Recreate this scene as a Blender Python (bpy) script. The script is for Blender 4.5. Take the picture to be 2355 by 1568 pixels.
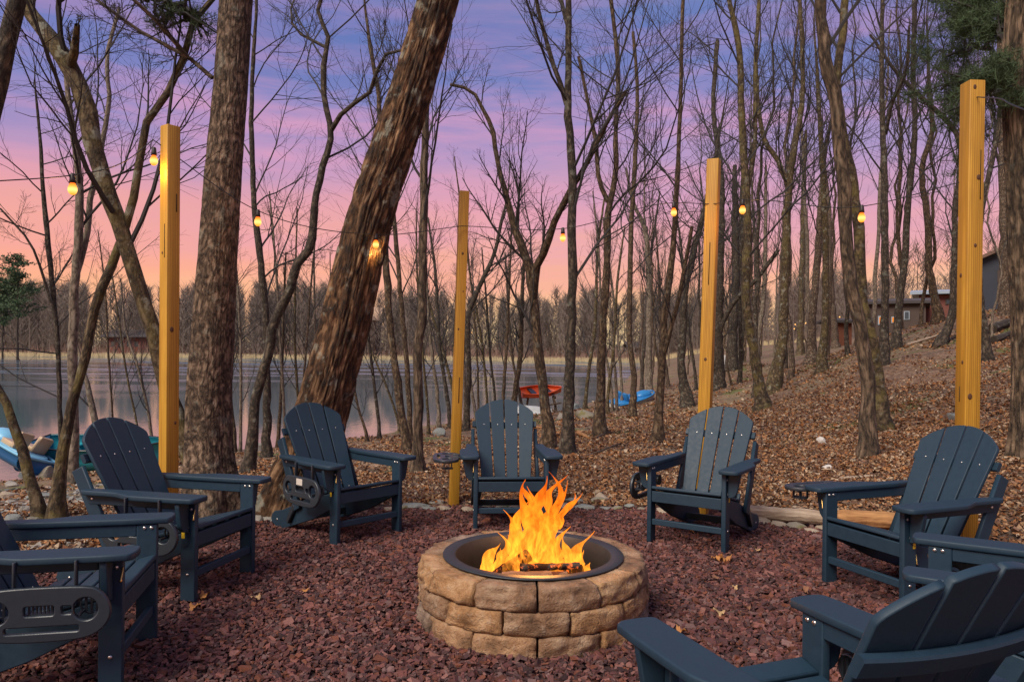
import bpy, math, random
import numpy as np
from mathutils import Vector, Matrix
for _o in list(bpy.data.objects): bpy.data.objects.remove(_o)
SC = bpy.context.scene
COL = SC.collection
rnd = random.Random(7)
R = math.radians
# ---------------------------------------------------------------- camera
F, CX, CY, H, ROLL = 1732.0, 1177.0, 808.4, 1.373, R(0.55)   # measured on the photo (2354 px wide)
cam = bpy.data.cameras.new('camera'); camo = bpy.data.objects.new('camera', cam); COL.objects.link(camo)
camo.location = (0, 0, H)
camo.rotation_mode = 'QUATERNION'
camo.rotation_quaternion = (Matrix.Rotation(R(90), 4, 'X') @ Matrix.Rotation(ROLL, 4, 'Z')).to_quaternion()
cam.lens = 36 * F / 2354; cam.sensor_width = 36; cam.shift_y = (CY - 784) / 2354
cam.clip_start = 0.05; cam.clip_end = 3000
SC.camera = camo
SC.view_settings.view_transform = 'Standard'; SC.view_settings.look = 'None'
SC.view_settings.exposure = 0.22; SC.view_settings.gamma = 1; SC.view_settings.use_curve_mapping = False
SC.cycles.max_bounces = 8; SC.cycles.transparent_max_bounces = 24; SC.cycles.caustics_reflective = False
SC.cycles.use_denoising = True; SC.cycles.volume_step_rate = .25; SC.cycles.volume_max_steps = 256

# ---------------------------------------------------------------- node helpers
def new_mat(name):
    m = bpy.data.materials.new(name); m.use_nodes = True; m.node_tree.nodes.clear(); return m
class NT:
    def __init__(s, tree): s.t = tree
    def n(s, typ, ins=None, **props):
        nd = s.t.nodes.new(typ)
        for k, v in props.items(): setattr(nd, k, v)
        if ins:
            for k, v in ins.items():
                sock = nd.inputs[k]
                if isinstance(v, bpy.types.NodeSocket): s.t.links.new(v, sock)
                else: sock.default_value = v
        return nd
    def l(s, a, b): s.t.links.new(a, b)
    def ramp(s, fac, stops, interp='LINEAR'):
        nd = s.t.nodes.new('ShaderNodeValToRGB'); cr = nd.color_ramp; cr.interpolation = interp
        while len(cr.elements) < len(stops): cr.elements.new(0.5)
        for e, (p, c) in zip(cr.elements, stops):
            e.position = p; e.color = (c[0], c[1], c[2], 1) if len(c) == 3 else c
        s.l(fac, nd.inputs[0]); return nd.outputs[0]
    def mapr(s, v, a, b, c=0.0, d=1.0):
        return s.n('ShaderNodeMapRange', {'Value': v, 'From Min': a, 'From Max': b, 'To Min': c, 'To Max': d}).outputs[0]
    def math(s, op, a, b=0.0, clamp=False):
        return s.n('ShaderNodeMath', {0: a, 1: b}, operation=op, use_clamp=clamp).outputs[0]
    def mix(s, fac, a, b, blend='MIX'):
        nd = s.t.nodes.new('ShaderNodeMix'); nd.data_type = 'RGBA'; nd.blend_type = blend
        for sock, v in ((nd.inputs[0], fac), (nd.inputs[6], a), (nd.inputs[7], b)):
            if isinstance(v, bpy.types.NodeSocket): s.l(v, sock)
            else: sock.default_value = v if isinstance(v, (int, float)) else (v[0], v[1], v[2], 1)
        return nd.outputs[2]
    def mapping(s, vec, scale=(1, 1, 1), loc=(0, 0, 0)):
        return s.n('ShaderNodeMapping', {'Vector': vec, 'Scale': scale, 'Location': loc}).outputs[0]
    def noise(s, vec, scale, detail=4, rough=0.55, dist=0.0):
        return s.n('ShaderNodeTexNoise', {'Vector': vec, 'Scale': scale, 'Detail': detail, 'Roughness': rough, 'Distortion': dist}).outputs
    def coord(s): return s.n('ShaderNodeTexCoord').outputs
    def bump(s, h, strength=0.5, dist=0.02):
        return s.n('ShaderNodeBump', {'Height': h, 'Strength': strength, 'Distance': dist}).outputs[0]
    def out(s, shader): s.l(shader, s.n('ShaderNodeOutputMaterial').inputs[0])
    def pbr(s, col, rough=0.7, normal=None, **kw):
        ins = {'Base Color': col if isinstance(col, bpy.types.NodeSocket) else (*col, 1), 'Roughness': rough}
        ins.update(kw)
        if normal is not None: ins['Normal'] = normal
        nd = s.n('ShaderNodeBsdfPrincipled', ins); s.out(nd.outputs[0]); return nd

# ---------------------------------------------------------------- world: dusk sky
SUN_EL, SUN_AZ = R(46), R(-140)          # azimuth measured from +Y towards +X
w = bpy.data.worlds.new('World'); SC.world = w; w.use_nodes = True
t = NT(w.node_tree); w.node_tree.nodes.clear()
co = t.coord()['Generated']
sx = t.n('ShaderNodeSeparateXYZ', {'Vector': co}).outputs
nA = t.noise(t.mapping(co, (1.1, 1.1, 9.0)), 2.2, 3, 0.5)[0]
nB = t.noise(t.mapping(co, (1.3, 1.3, 9.0), (3, 1, 2)), 2.6, 5, 0.6, .3)[0]
el = t.math('ADD', sx[2], t.math('MULTIPLY', t.math('SUBTRACT', nA, 0.5), 0.13))
base = t.ramp(el, [(0.0, (0.84, 0.66, 0.36)), (0.055, (0.92, 0.54, 0.30)), (0.105, (0.90, 0.40, 0.30)), (0.165, (0.74, 0.33, 0.42)),
                   (0.23, (0.44, 0.28, 0.52)), (0.30, (0.22, 0.22, 0.52)), (0.38, (0.12, 0.17, 0.46)), (0.6, (0.22, 0.26, 0.46)), (1.0, (0.27, 0.31, 0.46))])
pink = t.mapr(nB, 0.42, 0.76)
pinkz = t.math('MULTIPLY', pink, t.mapr(sx[2], 0.46, 0.27, 0.18, 0.9), True)
pinkz = t.math('MULTIPLY', pinkz, t.mapr(sx[2], 0.05, 0.16))
skyc = t.mix(pinkz, base, (0.76, 0.33, 0.50)); glow = t.math('MULTIPLY', t.mapr(sx[0], .1, -.7), t.math('MULTIPLY', t.mapr(sx[2], .24, .10), t.mapr(sx[2], .0, .06))); skyc = t.mix(t.math('MULTIPLY', glow, .7), skyc, (1.0, .38, .24))
bg = t.n('ShaderNodeBackground', {'Color': skyc, 'Strength': 0.86})
nish = t.n('ShaderNodeTexSky', sky_type='NISHITA', sun_disc=False, sun_elevation=R(3), sun_rotation=SUN_AZ)
bg2 = t.n('ShaderNodeBackground', {'Color': nish.outputs[0], 'Strength': 0.02})
add = t.n('ShaderNodeAddShader', {0: bg.outputs[0], 1: bg2.outputs[0]})
t.l(add.outputs[0], t.n('ShaderNodeOutputWorld').inputs[0])
# soft afterglow from behind the camera
sl = bpy.data.lights.new('sun', 'SUN'); sl.energy = 3.6; sl.angle = R(32); sl.color = (1.0, 0.90, 0.76)
so = bpy.data.objects.new('sun', sl); COL.objects.link(so)
sd = Vector((math.sin(SUN_AZ) * math.cos(SUN_EL), math.cos(SUN_AZ) * math.cos(SUN_EL), math.sin(SUN_EL)))
so.rotation_mode = 'QUATERNION'; so.rotation_quaternion = (sd).to_track_quat('Z', 'Y')

# ---------------------------------------------------------------- object helpers
def tag(o, label=None, cat=None, group=None, kind=None):
    if label: o['label'] = label
    if cat: o['category'] = cat
    if group: o['group'] = group
    if kind: o['kind'] = kind
    return o
def link(name, data, parent=None, mats=None):
    o = bpy.data.objects.new(name, data); COL.objects.link(o)
    if parent: o.parent = parent
    if mats is not None and data is not None and len(data.materials) == 0: data.materials.append(mats)
    return o
def empty(name, loc, rz=0.0):
    o = bpy.data.objects.new(name, None); COL.objects.link(o); o.location = loc; o.rotation_euler = (0, 0, rz)
    o.empty_display_size = 0.2; return o
def copy_tree(o, parent=None):
    c = o.copy(); COL.objects.link(c); c.parent = parent
    for ch in list(o.children): copy_tree(ch, c)
    return c
def mesh(name, v, faces, smooth=False, uv=None, col=None, mat=None):
    """v (N,3); faces (M,3|4) array or list of arrays"""
    fl = faces if isinstance(faces, list) else [faces]
    fl = [np.asarray(f, dtype=np.int32) for f in fl if len(f)]
    me = bpy.data.meshes.new(name)
    v = np.asarray(v, dtype=np.float32)
    me.vertices.add(len(v)); me.vertices.foreach_set('co', v.ravel())
    loops = np.concatenate([f.ravel() for f in fl]); sizes = np.concatenate([np.full(len(f), f.shape[1], np.int32) for f in fl])
    me.loops.add(len(loops)); me.loops.foreach_set('vertex_index', loops)
    me.polygons.add(len(sizes)); st = np.zeros(len(sizes), np.int32); st[1:] = np.cumsum(sizes)[:-1]
    me.polygons.foreach_set('loop_start', st)
    if uv is not None:
        u = me.uv_layers.new(name='UVMap'); u.data.foreach_set('uv', np.asarray(uv, np.float32)[loops].ravel())
    if col is not None:
        a = me.color_attributes.new('Col', 'FLOAT_COLOR', 'POINT')
        c4 = np.ones((len(v), 4), np.float32); c4[:, :col.shape[1]] = col; a.data.foreach_set('color', c4.ravel())
    me.update(calc_edges=True)
    me.polygons.foreach_set('use_smooth', np.full(len(sizes), smooth, dtype=bool))
    if mat: me.materials.append(mat)
    return me
# value noise in numpy
def _h(i, j, k, s):
    n = (i * 374761393 + j * 668265263 + k * 2147483647 + s * 144665) & 0xffffffff
    n = ((n ^ (n >> 13)) * 1274126177) & 0xffffffff
    n = (n ^ (n >> 16)) & 0xffff
    return n / 32767.5 - 1
def vnoise(p, seed=0):
    p = np.asarray(p, float); i = np.floor(p).astype(np.int64); f = p - i; f = f * f * (3 - 2 * f); o = 0
    for a in (0, 1):
        for b in (0, 1):
            for c in (0, 1):
                wgt = (f[..., 0] if a else 1 - f[..., 0]) * (f[..., 1] if b else 1 - f[..., 1]) * (f[..., 2] if c else 1 - f[..., 2])
                o = o + wgt * _h(i[..., 0] + a, i[..., 1] + b, i[..., 2] + c, seed)
    return o
def fbm(p, oct=4, seed=0):
    o = 0; a = 1.0; s = 0
    for k in range(oct):
        o = o + a * vnoise(p * (2.03 ** k), seed + k); s += a; a *= 0.5
    return o / s

# ---------------------------------------------------------------- picture <-> place
def ray(px, py):
    dx, dy = px - CX, py - CY; r = math.tan(ROLL)
    return (dx + r * dy) / F, (dy - r * dx) / F       # X/Y , (H-Z)/Y
def at(px, py, Y):
    a, b = ray(px, py); return np.array((a * Y, Y, H - b * Y))
def at_z(px, py, Z):
    a, b = ray(px, py); return at(px, py, (H - Z) / b)
WL = -1.3                                             # lake level
_c = []
for X, Y in [(-3, 3), (0, 3), (3, 3), (-2, 6), (0, 6.6), (2, 6.2), (3.4, 5), (-3.2, 5), (4, 2), (-4, 2), (0, 0), (-5, 0), (5, 0), (0, -8), (-9, -6), (9, -6)]: _c.append((X, Y, 0.0))
for px, py, Z in [(1995, 1050, .17), (2029, 990, .22), (2345, 1060, .4), (1754, 940, 0.0), (1512, 1015, -.15), (1886, 852, .5), (1305, 1045, -.1), (1377, 1000, -.2),
                  (100, 1195, -.3), (165, 1115, -.85), (490, 1195, -.12), (660, 1183, -.1), (572, 1085, -.55), (613, 1052, -.8), (960, 1085, -.3), (932, 1035, -.6), (942, 1015, -.8),
                  (800, 1016, WL), (870, 1005, WL), (950, 985, WL), (1100, 965, WL), (1370, 927, WL), (560, 1045, WL), (60, 1090, WL), (400, 1050, WL),
                  (1452, 958, -.6), (1774, 905, .15), (1652, 895, -.1), (1790, 860, .4), (1500, 905, -.9)]:
    _c.append(tuple(at_z(px, py, Z)[:2]) + (Z,))
for px, py, Y in [(2154, 740, 28), (2031, 838, 19), (2055, 800, 23), (2290, 690, 40), (1700, 832, 40), (2350, 800, 18), (2350, 900, 11)]:
    _c.append(tuple(at(px, py, Y)))
_c += [(-15, 22, -2.3), (-9, 28, -2.4), (-3, 36, -2.6), (2, 48, -2.6), (-22, 18, -2.3), (-14, 11, WL), (-16, 4, WL), (24, 46, 3.0), (34, 30, 3.6), (20, 6, 1.6), (12, -2, .6), (40, 48, 5)]
_c = np.array(_c)
_P = _c[:, :2]
def _U(d2): return np.where(d2 > 1e-9, 0.5 * d2 * np.log(d2 + 1e-12), 0)
_n = len(_c); _K = _U(((_P[:, None] - _P[None]) ** 2).sum(-1)) + np.eye(_n) * 0.6
_A = np.zeros((_n + 3, _n + 3)); _A[:_n, :_n] = _K; _A[:_n, _n] = 1; _A[:_n, _n + 1:] = _P; _A[_n, :_n] = 1; _A[_n + 1:, :_n] = _P.T
_W = np.linalg.solve(_A, np.r_[_c[:, 2], 0, 0, 0])
def sstep(a, b, x): q = np.clip((x - a) / (b - a), 0, 1); return q * q * (3 - 2 * q)
def padf(X, Y): return np.abs((X - .25) / 3.3) ** 3 + np.abs((Y - 2.4) / 4.25) ** 3
FAR = 212.0
def ground(X, Y, rough=True):
    X = np.asarray(X, float); Y = np.asarray(Y, float); sh = X.shape; X = X.ravel(); Y = Y.ravel()
    Xc = np.clip(X, -30, 42); Yc = np.clip(Y, -10, 50)
    d2 = (Xc[:, None] - _P[None, :, 0]) ** 2 + (Yc[:, None] - _P[None, :, 1]) ** 2
    z1 = _U(d2) @ _W[:_n] + _W[_n] + _W[_n + 1] * Xc + _W[_n + 2] * Yc
    Xs = 4.0 + (Y - 38) * 0.2
    d = X - Xs
    z2 = WL + np.where(d > 0, 9 * (1 - np.exp(-d * .235 / 9)), np.maximum(d * .2, -1.6))
    b = sstep(34, 50, Y); z = z1 * (1 - b) + z2 * b
    fs = sstep(FAR - 5, FAR + 5, Y + 6 * np.sin(X * .02)); land = WL + .5 + np.clip(Y - FAR, 0, 400) * .02
    z = np.where(z < 0.4, z * (1 - fs) + np.maximum(z, land) * fs, z)
    z = np.clip(z, -3.2, 14)
    m = padf(X, Y); z = z * sstep(1.0, 1.35, m)
    if rough:
        q = np.stack([X, Y, 0 * X], -1)
        z = z + (fbm(q * .9, 3, 3) * .07 + fbm(q * .2, 2, 9) * .12 * sstep(8, 20, Y)) * sstep(1.0, 1.3, m)
    z = z - .03 * (1 - sstep(.95, 1.05, m))
    return z.reshape(sh)
_Ys = np.geomspace(2.0, 400, 5000)
def gpx(px, py):
    a, b = ray(px, py); Z = H - b * _Ys; g = ground(a * _Ys, _Ys); k = np.argmax(Z < g)
    if Z[k] >= g[k]: k = len(_Ys) - 1
    Y = _Ys[k]; return np.array((a * Y, Y, g[k]))
def gz(x, y): return float(ground(np.array([x]), np.array([y]))[0])

# ================================================================ materials
def M_ground():
    m = new_mat('leaf_litter_ground'); t = NT(m.node_tree); co = t.coord()['Object']
    v1 = t.n('ShaderNodeTexVoronoi', {'Vector': t.mapping(co, (1, 1, .6)), 'Scale': 17.0, 'Randomness': 1.0})
    v2 = t.n('ShaderNodeTexVoronoi', {'Vector': co, 'Scale': 41.0})
    sep = t.n('ShaderNodeSeparateColor', {0: v1.outputs['Color']}).outputs[0]
    leaf = t.ramp(sep, [(0, (.06, .032, .018)), (.3, (.15, .075, .038)), (.55, (.25, .135, .068)), (.8, (.35, .21, .12)), (1, (.44, .32, .21))])
    sep2 = t.n('ShaderNodeSeparateColor', {0: v2.outputs['Color']}).outputs[1]
    leaf = t.mix(.35, leaf, t.ramp(sep2, [(0, (.04, .022, .014)), (.6, (.17, .09, .05)), (1, (.32, .21, .13))]))
    dirt = t.ramp(t.noise(co, 9, 6, .7)[0], [(.3, (.045, .03, .02)), (.7, (.15, .10, .065))])
    n1 = t.noise(t.mapping(co, (.5, .5, .5)), 1.3, 5, .6)[0]
    cover = t.mapr(n1, .32, .46)
    x = t.n('ShaderNodeSeparateXYZ', {0: co}).outputs
    c = t.mix(t.math('MULTIPLY', cover, .85), dirt, leaf)
    # straw coloured dead grass and moss in patches
    n2 = t.noise(t.mapping(co, (.35, .35, .35), (7, 3, 0)), 1.0, 5, .65)[0]
    far = t.mapr(x[1], 9, 16)
    straw = t.ramp(t.noise(co, 30, 3, .7)[0], [(.3, (.12, .09, .045)), (.7, (.30, .23, .12))])
    c = t.mix(t.math('MULTIPLY', t.math('MULTIPLY', t.mapr(n2, .50, .60), far), .6), c, straw)
    n3 = t.noise(t.mapping(co, (.6, .6, .6), (1, 9, 0)), 1.1, 5, .6)[0]
    moss = t.ramp(t.noise(co, 40, 3, .7)[0], [(.3, (.05, .06, .012)), (.7, (.17, .17, .04))])
    c = t.mix(t.math('MULTIPLY', t.mapr(n3, .57, .63), t.mapr(x[1], 7, 13)), c, moss)
    # far shore: pale dead reeds and grass
    c = t.mix(t.mapr(x[1], 190, 200), c, (.33, .27, .15))
    bm = t.bump(t.math('ADD', v1.outputs['Distance'], t.math('MULTIPLY', sep, .6)), .9, .03)
    t.pbr(c, .9, bm); return m
def M_bark(name, dark, mid, light, su=14, sv=3.2, lichen=.25, bump=.8, moss=0.0):
    m = new_mat(name); t = NT(m.node_tree); uv = t.coord()['UV']; ob = t.coord()['Object']
    warp = t.noise(t.mapping(uv, (su * .25, sv * .5, 1)), 1.0, 3, .5)[1]
    vec = t.n('ShaderNodeVectorMath', {0: t.mapping(uv, (su, sv, 1)), 1: t.n('ShaderNodeVectorMath', {0: warp, 1: (1.8, 1.2, 0)}, operation='MULTIPLY').outputs[0]}, operation='ADD').outputs[0]
    ns = t.noise(vec, 1.0, 6, .68, .2)[0]
    rg_ = t.math('MULTIPLY', t.math('ABSOLUTE', t.math('SUBTRACT', t.noise(vec, .55, 3, .5)[0], .5)), 5.0, True)
    fine = t.noise(t.mapping(uv, (su * 3.2, sv * 2.6, 1)), 1.0, 4, .7)[0]
    h = t.math('ADD', t.math('ADD', t.math('MULTIPLY', rg_, .30), t.math('MULTIPLY', ns, .55)), t.math('MULTIPLY', fine, .22))
    c = t.ramp(h, [(.36, dark), (.50, mid), (.70, light)])
    big = t.noise(ob, 2.3, 4, .6)[0]
    c = t.mix(t.mapr(big, .35, .7, 0, .45), c, dark)
    if lichen: c = t.mix(t.math('MULTIPLY', t.mapr(t.noise(ob, 7, 4, .6)[0], .58, .66), lichen), c, (.30, .31, .25))
    if moss: c = t.mix(t.math('MULTIPLY', t.mapr(t.noise(ob, 4, 5, .65)[0], .48, .6), moss), c, (.15, .12, .03))
    t.pbr(c, .9, t.bump(h, bump, .03)); return m
def M_simple(name, col, rough=.7, noise_amt=.15, nscale=20, bump=0, metallic=0.0, spec=None):
    m = new_mat(name); t = NT(m.node_tree); co = t.coord()['Object']; n = t.noise(co, nscale, 4, .6)[0]
    c = t.mix(n, tuple(x * (1 - noise_amt) for x in col), tuple(min(1, x * (1 + noise_amt)) for x in col))
    kw = {'Metallic': metallic}
    if spec is not None: kw['Specular IOR Level'] = spec
    t.pbr(c, rough, t.bump(n, bump, .01) if bump else None, **kw); return m
def M_emit(name, col, strength):
    m = new_mat(name); t = NT(m.node_tree); t.out(t.n('ShaderNodeEmission', {'Color': (*col, 1), 'Strength': strength}).outputs[0]); return m
def M_vcol(name, rough=.85, bump=.4, bscale=60, spec=.3, trans=0):
    m = new_mat(name); t = NT(m.node_tree); a = t.n('ShaderNodeVertexColor', layer_name='Col').outputs[0]; co = t.coord()['Object']
    n = t.noise(co, bscale, 4, .65)[0]; c = t.mix(1.0, a, t.ramp(n, [(.25, (.6, .6, .6)), (.75, (1.25, 1.25, 1.25))]), 'MULTIPLY')
    t.pbr(c, rough, t.bump(n, bump, .005), **{'Specular IOR Level': spec}); return m
G_MAT = M_ground()
BARK = {
 'brown': M_bark('brown_bark', (.018, .011, .006), (.095, .058, .030), (.25, .175, .105), 40, 11, .2, .9),
 'grey': M_bark('grey_bark', (.022, .014, .009), (.135, .090, .058), (.36, .26, .18), 62, 15, .3, 1.0),
 'furrow': M_bark('furrowed_wet_bark', (.012, .006, .003), (.095, .045, .018), (.32, .19, .10), 46, 7.0, .5, 1.0),
 'dark': M_bark('dark_bark', (.012, .009, .006), (.055, .040, .027), (.16, .12, .08), 40, 12, .3, .7),
 'mossy': M_bark('mossy_bark', (.015, .010, .005), (.08, .054, .027), (.21, .15, .085), 34, 12, .35, .8, .55),
 'pale': M_bark('pale_bark', (.06, .047, .034), (.20, .155, .11), (.33, .27, .21), 30, 9, .3, .4),
 'shag': M_bark('shaggy_bark', (.016, .010, .006), (.105, .070, .042), (.27, .19, .125), 40, 6, .1, 1.0),
 'olive': M_bark('olive_bark', (.022, .015, .008), (.095, .065, .032), (.23, .17, .095), 34, 13, .6, .9, .35),
}
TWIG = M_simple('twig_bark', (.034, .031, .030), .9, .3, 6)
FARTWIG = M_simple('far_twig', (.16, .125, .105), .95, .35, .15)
NEEDLE = M_simple('pine_needles', (.05, .085, .035), .8, .4, 3)

# ================================================================ ground and lake
def axis(lo, hi, core_lo, core_hi, step, ratio):
    a = list(np.arange(core_lo, core_hi + 1e-6, step)); s = step; x = a[-1]
    while x < hi: s *= ratio; x += s; a.append(min(x, hi))
    s = step; x = a[0]; pre = []
    while x > lo: s *= ratio; x -= s; pre.append(max(x, lo))
    return np.array(pre[::-1] + a)
gx = axis(-700, 700, -9, 12, .16, 1.045); gy = axis(-40, 1400, -2, 18, .16, 1.03)
GX, GY = np.meshgrid(gx, gy); Z = np.concatenate([ground(GX[i:i + 40], GY[i:i + 40]) for i in range(0, len(gy), 40)])
v = np.stack([GX, GY, Z], -1).reshape(-1, 3); nx = len(gx); idx = np.arange(len(v)).reshape(len(gy), nx)
f = np.stack([idx[:-1, :-1], idx[:-1, 1:], idx[1:, 1:], idx[1:, :-1]], -1).reshape(-1, 4)
tag(link('ground', mesh('ground', v, f, True, mat=G_MAT)), kind='structure')

def M_water():
    m = new_mat('lake_water'); t = NT(m.node_tree); co = t.coord()['Object']
    n1 = t.noise(t.mapping(co, (1.0, .5, 1)), 3.0, 5, .65)[0]
    n2 = t.noise(t.mapping(co, (.05, .16, 1)), 1.0, 3, .5)[0]
    rf = t.mapr(n2, .45, .6, .04, .16)
    y_ = t.n('ShaderNodeSeparateXYZ', {0: co}).outputs[1]; rf = t.math('ADD', t.math('MULTIPLY', t.mapr(n2, .48, .58), t.mapr(y_, 30, 110, .04, .30)), .03); b = t.bump(n1, .022, .12)
    t.pbr((.085, .130, .160), rf, b, **{'IOR': 1.33, 'Specular IOR Level': .5, 'Specular Tint': (.45, .78, 1.0, 1)})
    return m
wx = np.array([-700, 700.]); wy = np.array([6, FAR + 30.])
tag(link('lake_water', mesh('lake_water', [(-700, 6, WL), (60, 6, WL), (60, FAR + 30, WL), (-700, FAR + 30, WL)], np.array([[0, 1, 2, 3]]), mat=M_water())), kind='structure')

# ================================================================ tubes and branches
def tubes(P, Rr, sides, cap=False):
    """P (n,k,3) polylines, Rr (n,k) radii -> verts, quads, uv"""
    P = np.asarray(P, float); Rr = np.asarray(Rr, float); n, k, _ = P.shape
    T = np.gradient(P, axis=1); T /= np.linalg.norm(T, axis=-1, keepdims=True) + 1e-9
    ref = np.tile(np.array([1., 0, 0]), (n, 1)); mean = T.mean(1); ref[np.abs(mean[:, 0]) > .8] = (0, 0, 1)
    a = np.cross(T, ref[:, None]); a /= np.linalg.norm(a, axis=-1, keepdims=True) + 1e-9; b = np.cross(T, a)
    s = sides; ang = np.arange(s + 1) / s * 2 * np.pi
    V = P[:, :, None] + Rr[:, :, None, None] * (a[:, :, None] * np.cos(ang)[:, None] + b[:, :, None] * np.sin(ang)[:, None])
    L = np.zeros((n, k)); L[:, 1:] = np.cumsum(np.linalg.norm(np.diff(P, axis=1), axis=-1), 1)
    uv = np.zeros((n, k, s + 1, 2)); uv[..., 0] = ang / (2 * np.pi) * (2 * np.pi * Rr.mean(1)[:, None, None]); uv[..., 1] = L[:, :, None]
    id_ = np.arange(n * k * (s + 1)).reshape(n, k, s + 1)
    q = np.stack([id_[:, :-1, :-1], id_[:, 1:, :-1], id_[:, 1:, 1:], id_[:, :-1, 1:]], -1).reshape(-1, 4)
    return V.reshape(-1, 3), q, uv.reshape(-1, 2)
def join(parts):
    vs, fs, us, o = [], [], [], 0
    for v, q, u in parts: vs.append(v); fs.append(q + o); us.append(u); o += len(v)
    return np.concatenate(vs), np.concatenate(fs), np.concatenate(us)
def smooth_line(pts, vals, n):
    pts = np.asarray(pts, float); vals = np.asarray(vals, float)
    d = np.r_[0, np.cumsum(np.linalg.norm(np.diff(pts, axis=0), axis=1))]; s = np.linspace(0, d[-1], n)
    def cr(y):
        m = np.gradient(y, d); i = np.clip(np.searchsorted(d, s, 'right') - 1, 0, len(d) - 2); h = d[i + 1] - d[i]; u = (s - d[i]) / h
        return ((2 * u**3 - 3 * u**2 + 1) * y[i] + (u**3 - 2 * u**2 + u) * h * m[i] + (-2 * u**3 + 3 * u**2) * y[i + 1] + (u**3 - u**2) * h * m[i + 1])
    return np.stack([cr(pts[:, i]) for i in range(3)], 1), np.interp(s, d, vals)
def spawn(rg, P, Rr, m, t0, t1, lf, ang, k, up, wob, rf, tip=.25, side=None):
    """grow m children on each parent polyline"""
    n, kp, _ = P.shape
    u = (np.arange(m) + rg.random((n, m))) / m; tt = t0 + (t1 - t0) * u
    fi = tt * (kp - 1); i = np.clip(fi.astype(int), 0, kp - 2); fr = (fi - i)[..., None]; r = np.arange(n)[:, None]
    p0 = P[r, i] * (1 - fr) + P[r, i + 1] * fr; tan = P[r, i + 1] - P[r, i]; tan /= np.linalg.norm(tan, axis=-1, keepdims=True) + 1e-9
    pr = Rr[r, i] * (1 - fr[..., 0]) + Rr[r, i + 1] * fr[..., 0]
    L = np.linalg.norm(np.diff(P, axis=1), axis=-1).sum(1)[:, None]
    ln = L * lf * (1.15 - tt * .75) * (.6 + .8 * rg.random((n, m)))
    q = rg.normal(size=(n, m, 3)); q -= (q * tan).sum(-1, keepdims=True) * tan; q /= np.linalg.norm(q, axis=-1, keepdims=True) + 1e-9
    a = ang * (.7 + .6 * rg.random((n, m)))[..., None]
    d = tan * np.cos(a) + q * np.sin(a)
    N = n * m; d = d.reshape(N, 3); st = (ln.reshape(N) / (k - 1))[:, None]; out = np.zeros((N, k, 3)); out[:, 0] = p0.reshape(N, 3)
    for j in range(1, k):
        d = d + rg.normal(size=(N, 3)) * wob; d[:, 2] += up; d /= np.linalg.norm(d, axis=-1, keepdims=True); out[:, j] = out[:, j - 1] + d * st
    rr = (pr * rf).reshape(N)[:, None] * np.linspace(1, tip, k)[None]
    return out, rr
def crown_mesh(rg, P0, R0, t0=.35, n1=12, n2=7, n3=5, lf1=.38, ang=.75, up=.10, wob=.10, minr=.0022):
    """limbs, branches and twigs grown on one trunk line"""
    P0 = P0[None]; R0 = R0[None]
    P1, R1 = spawn(rg, P0, R0, n1, t0, .98, lf1, ang, 10, up, wob, .36, .25)
    R1 = np.minimum(R1, .022); parts = [tubes(P1, np.maximum(R1, minr), 5)]
    P2, R2 = spawn(rg, P1, R1, n2, .15, .98, .48, .7, 7, up * .8, wob * 1.3, .55, .3)
    parts.append(tubes(P2, np.maximum(R2, minr), 4))
    if n3:
        P3, R3 = spawn(rg, P2, R2, n3, .15, 1., .5, .65, 4, up * .5, wob * 1.5, .6, .4)
        parts.append(tubes(P3, np.maximum(R3, minr * .8), 3))
    return join(parts)
TREES = []
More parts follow.
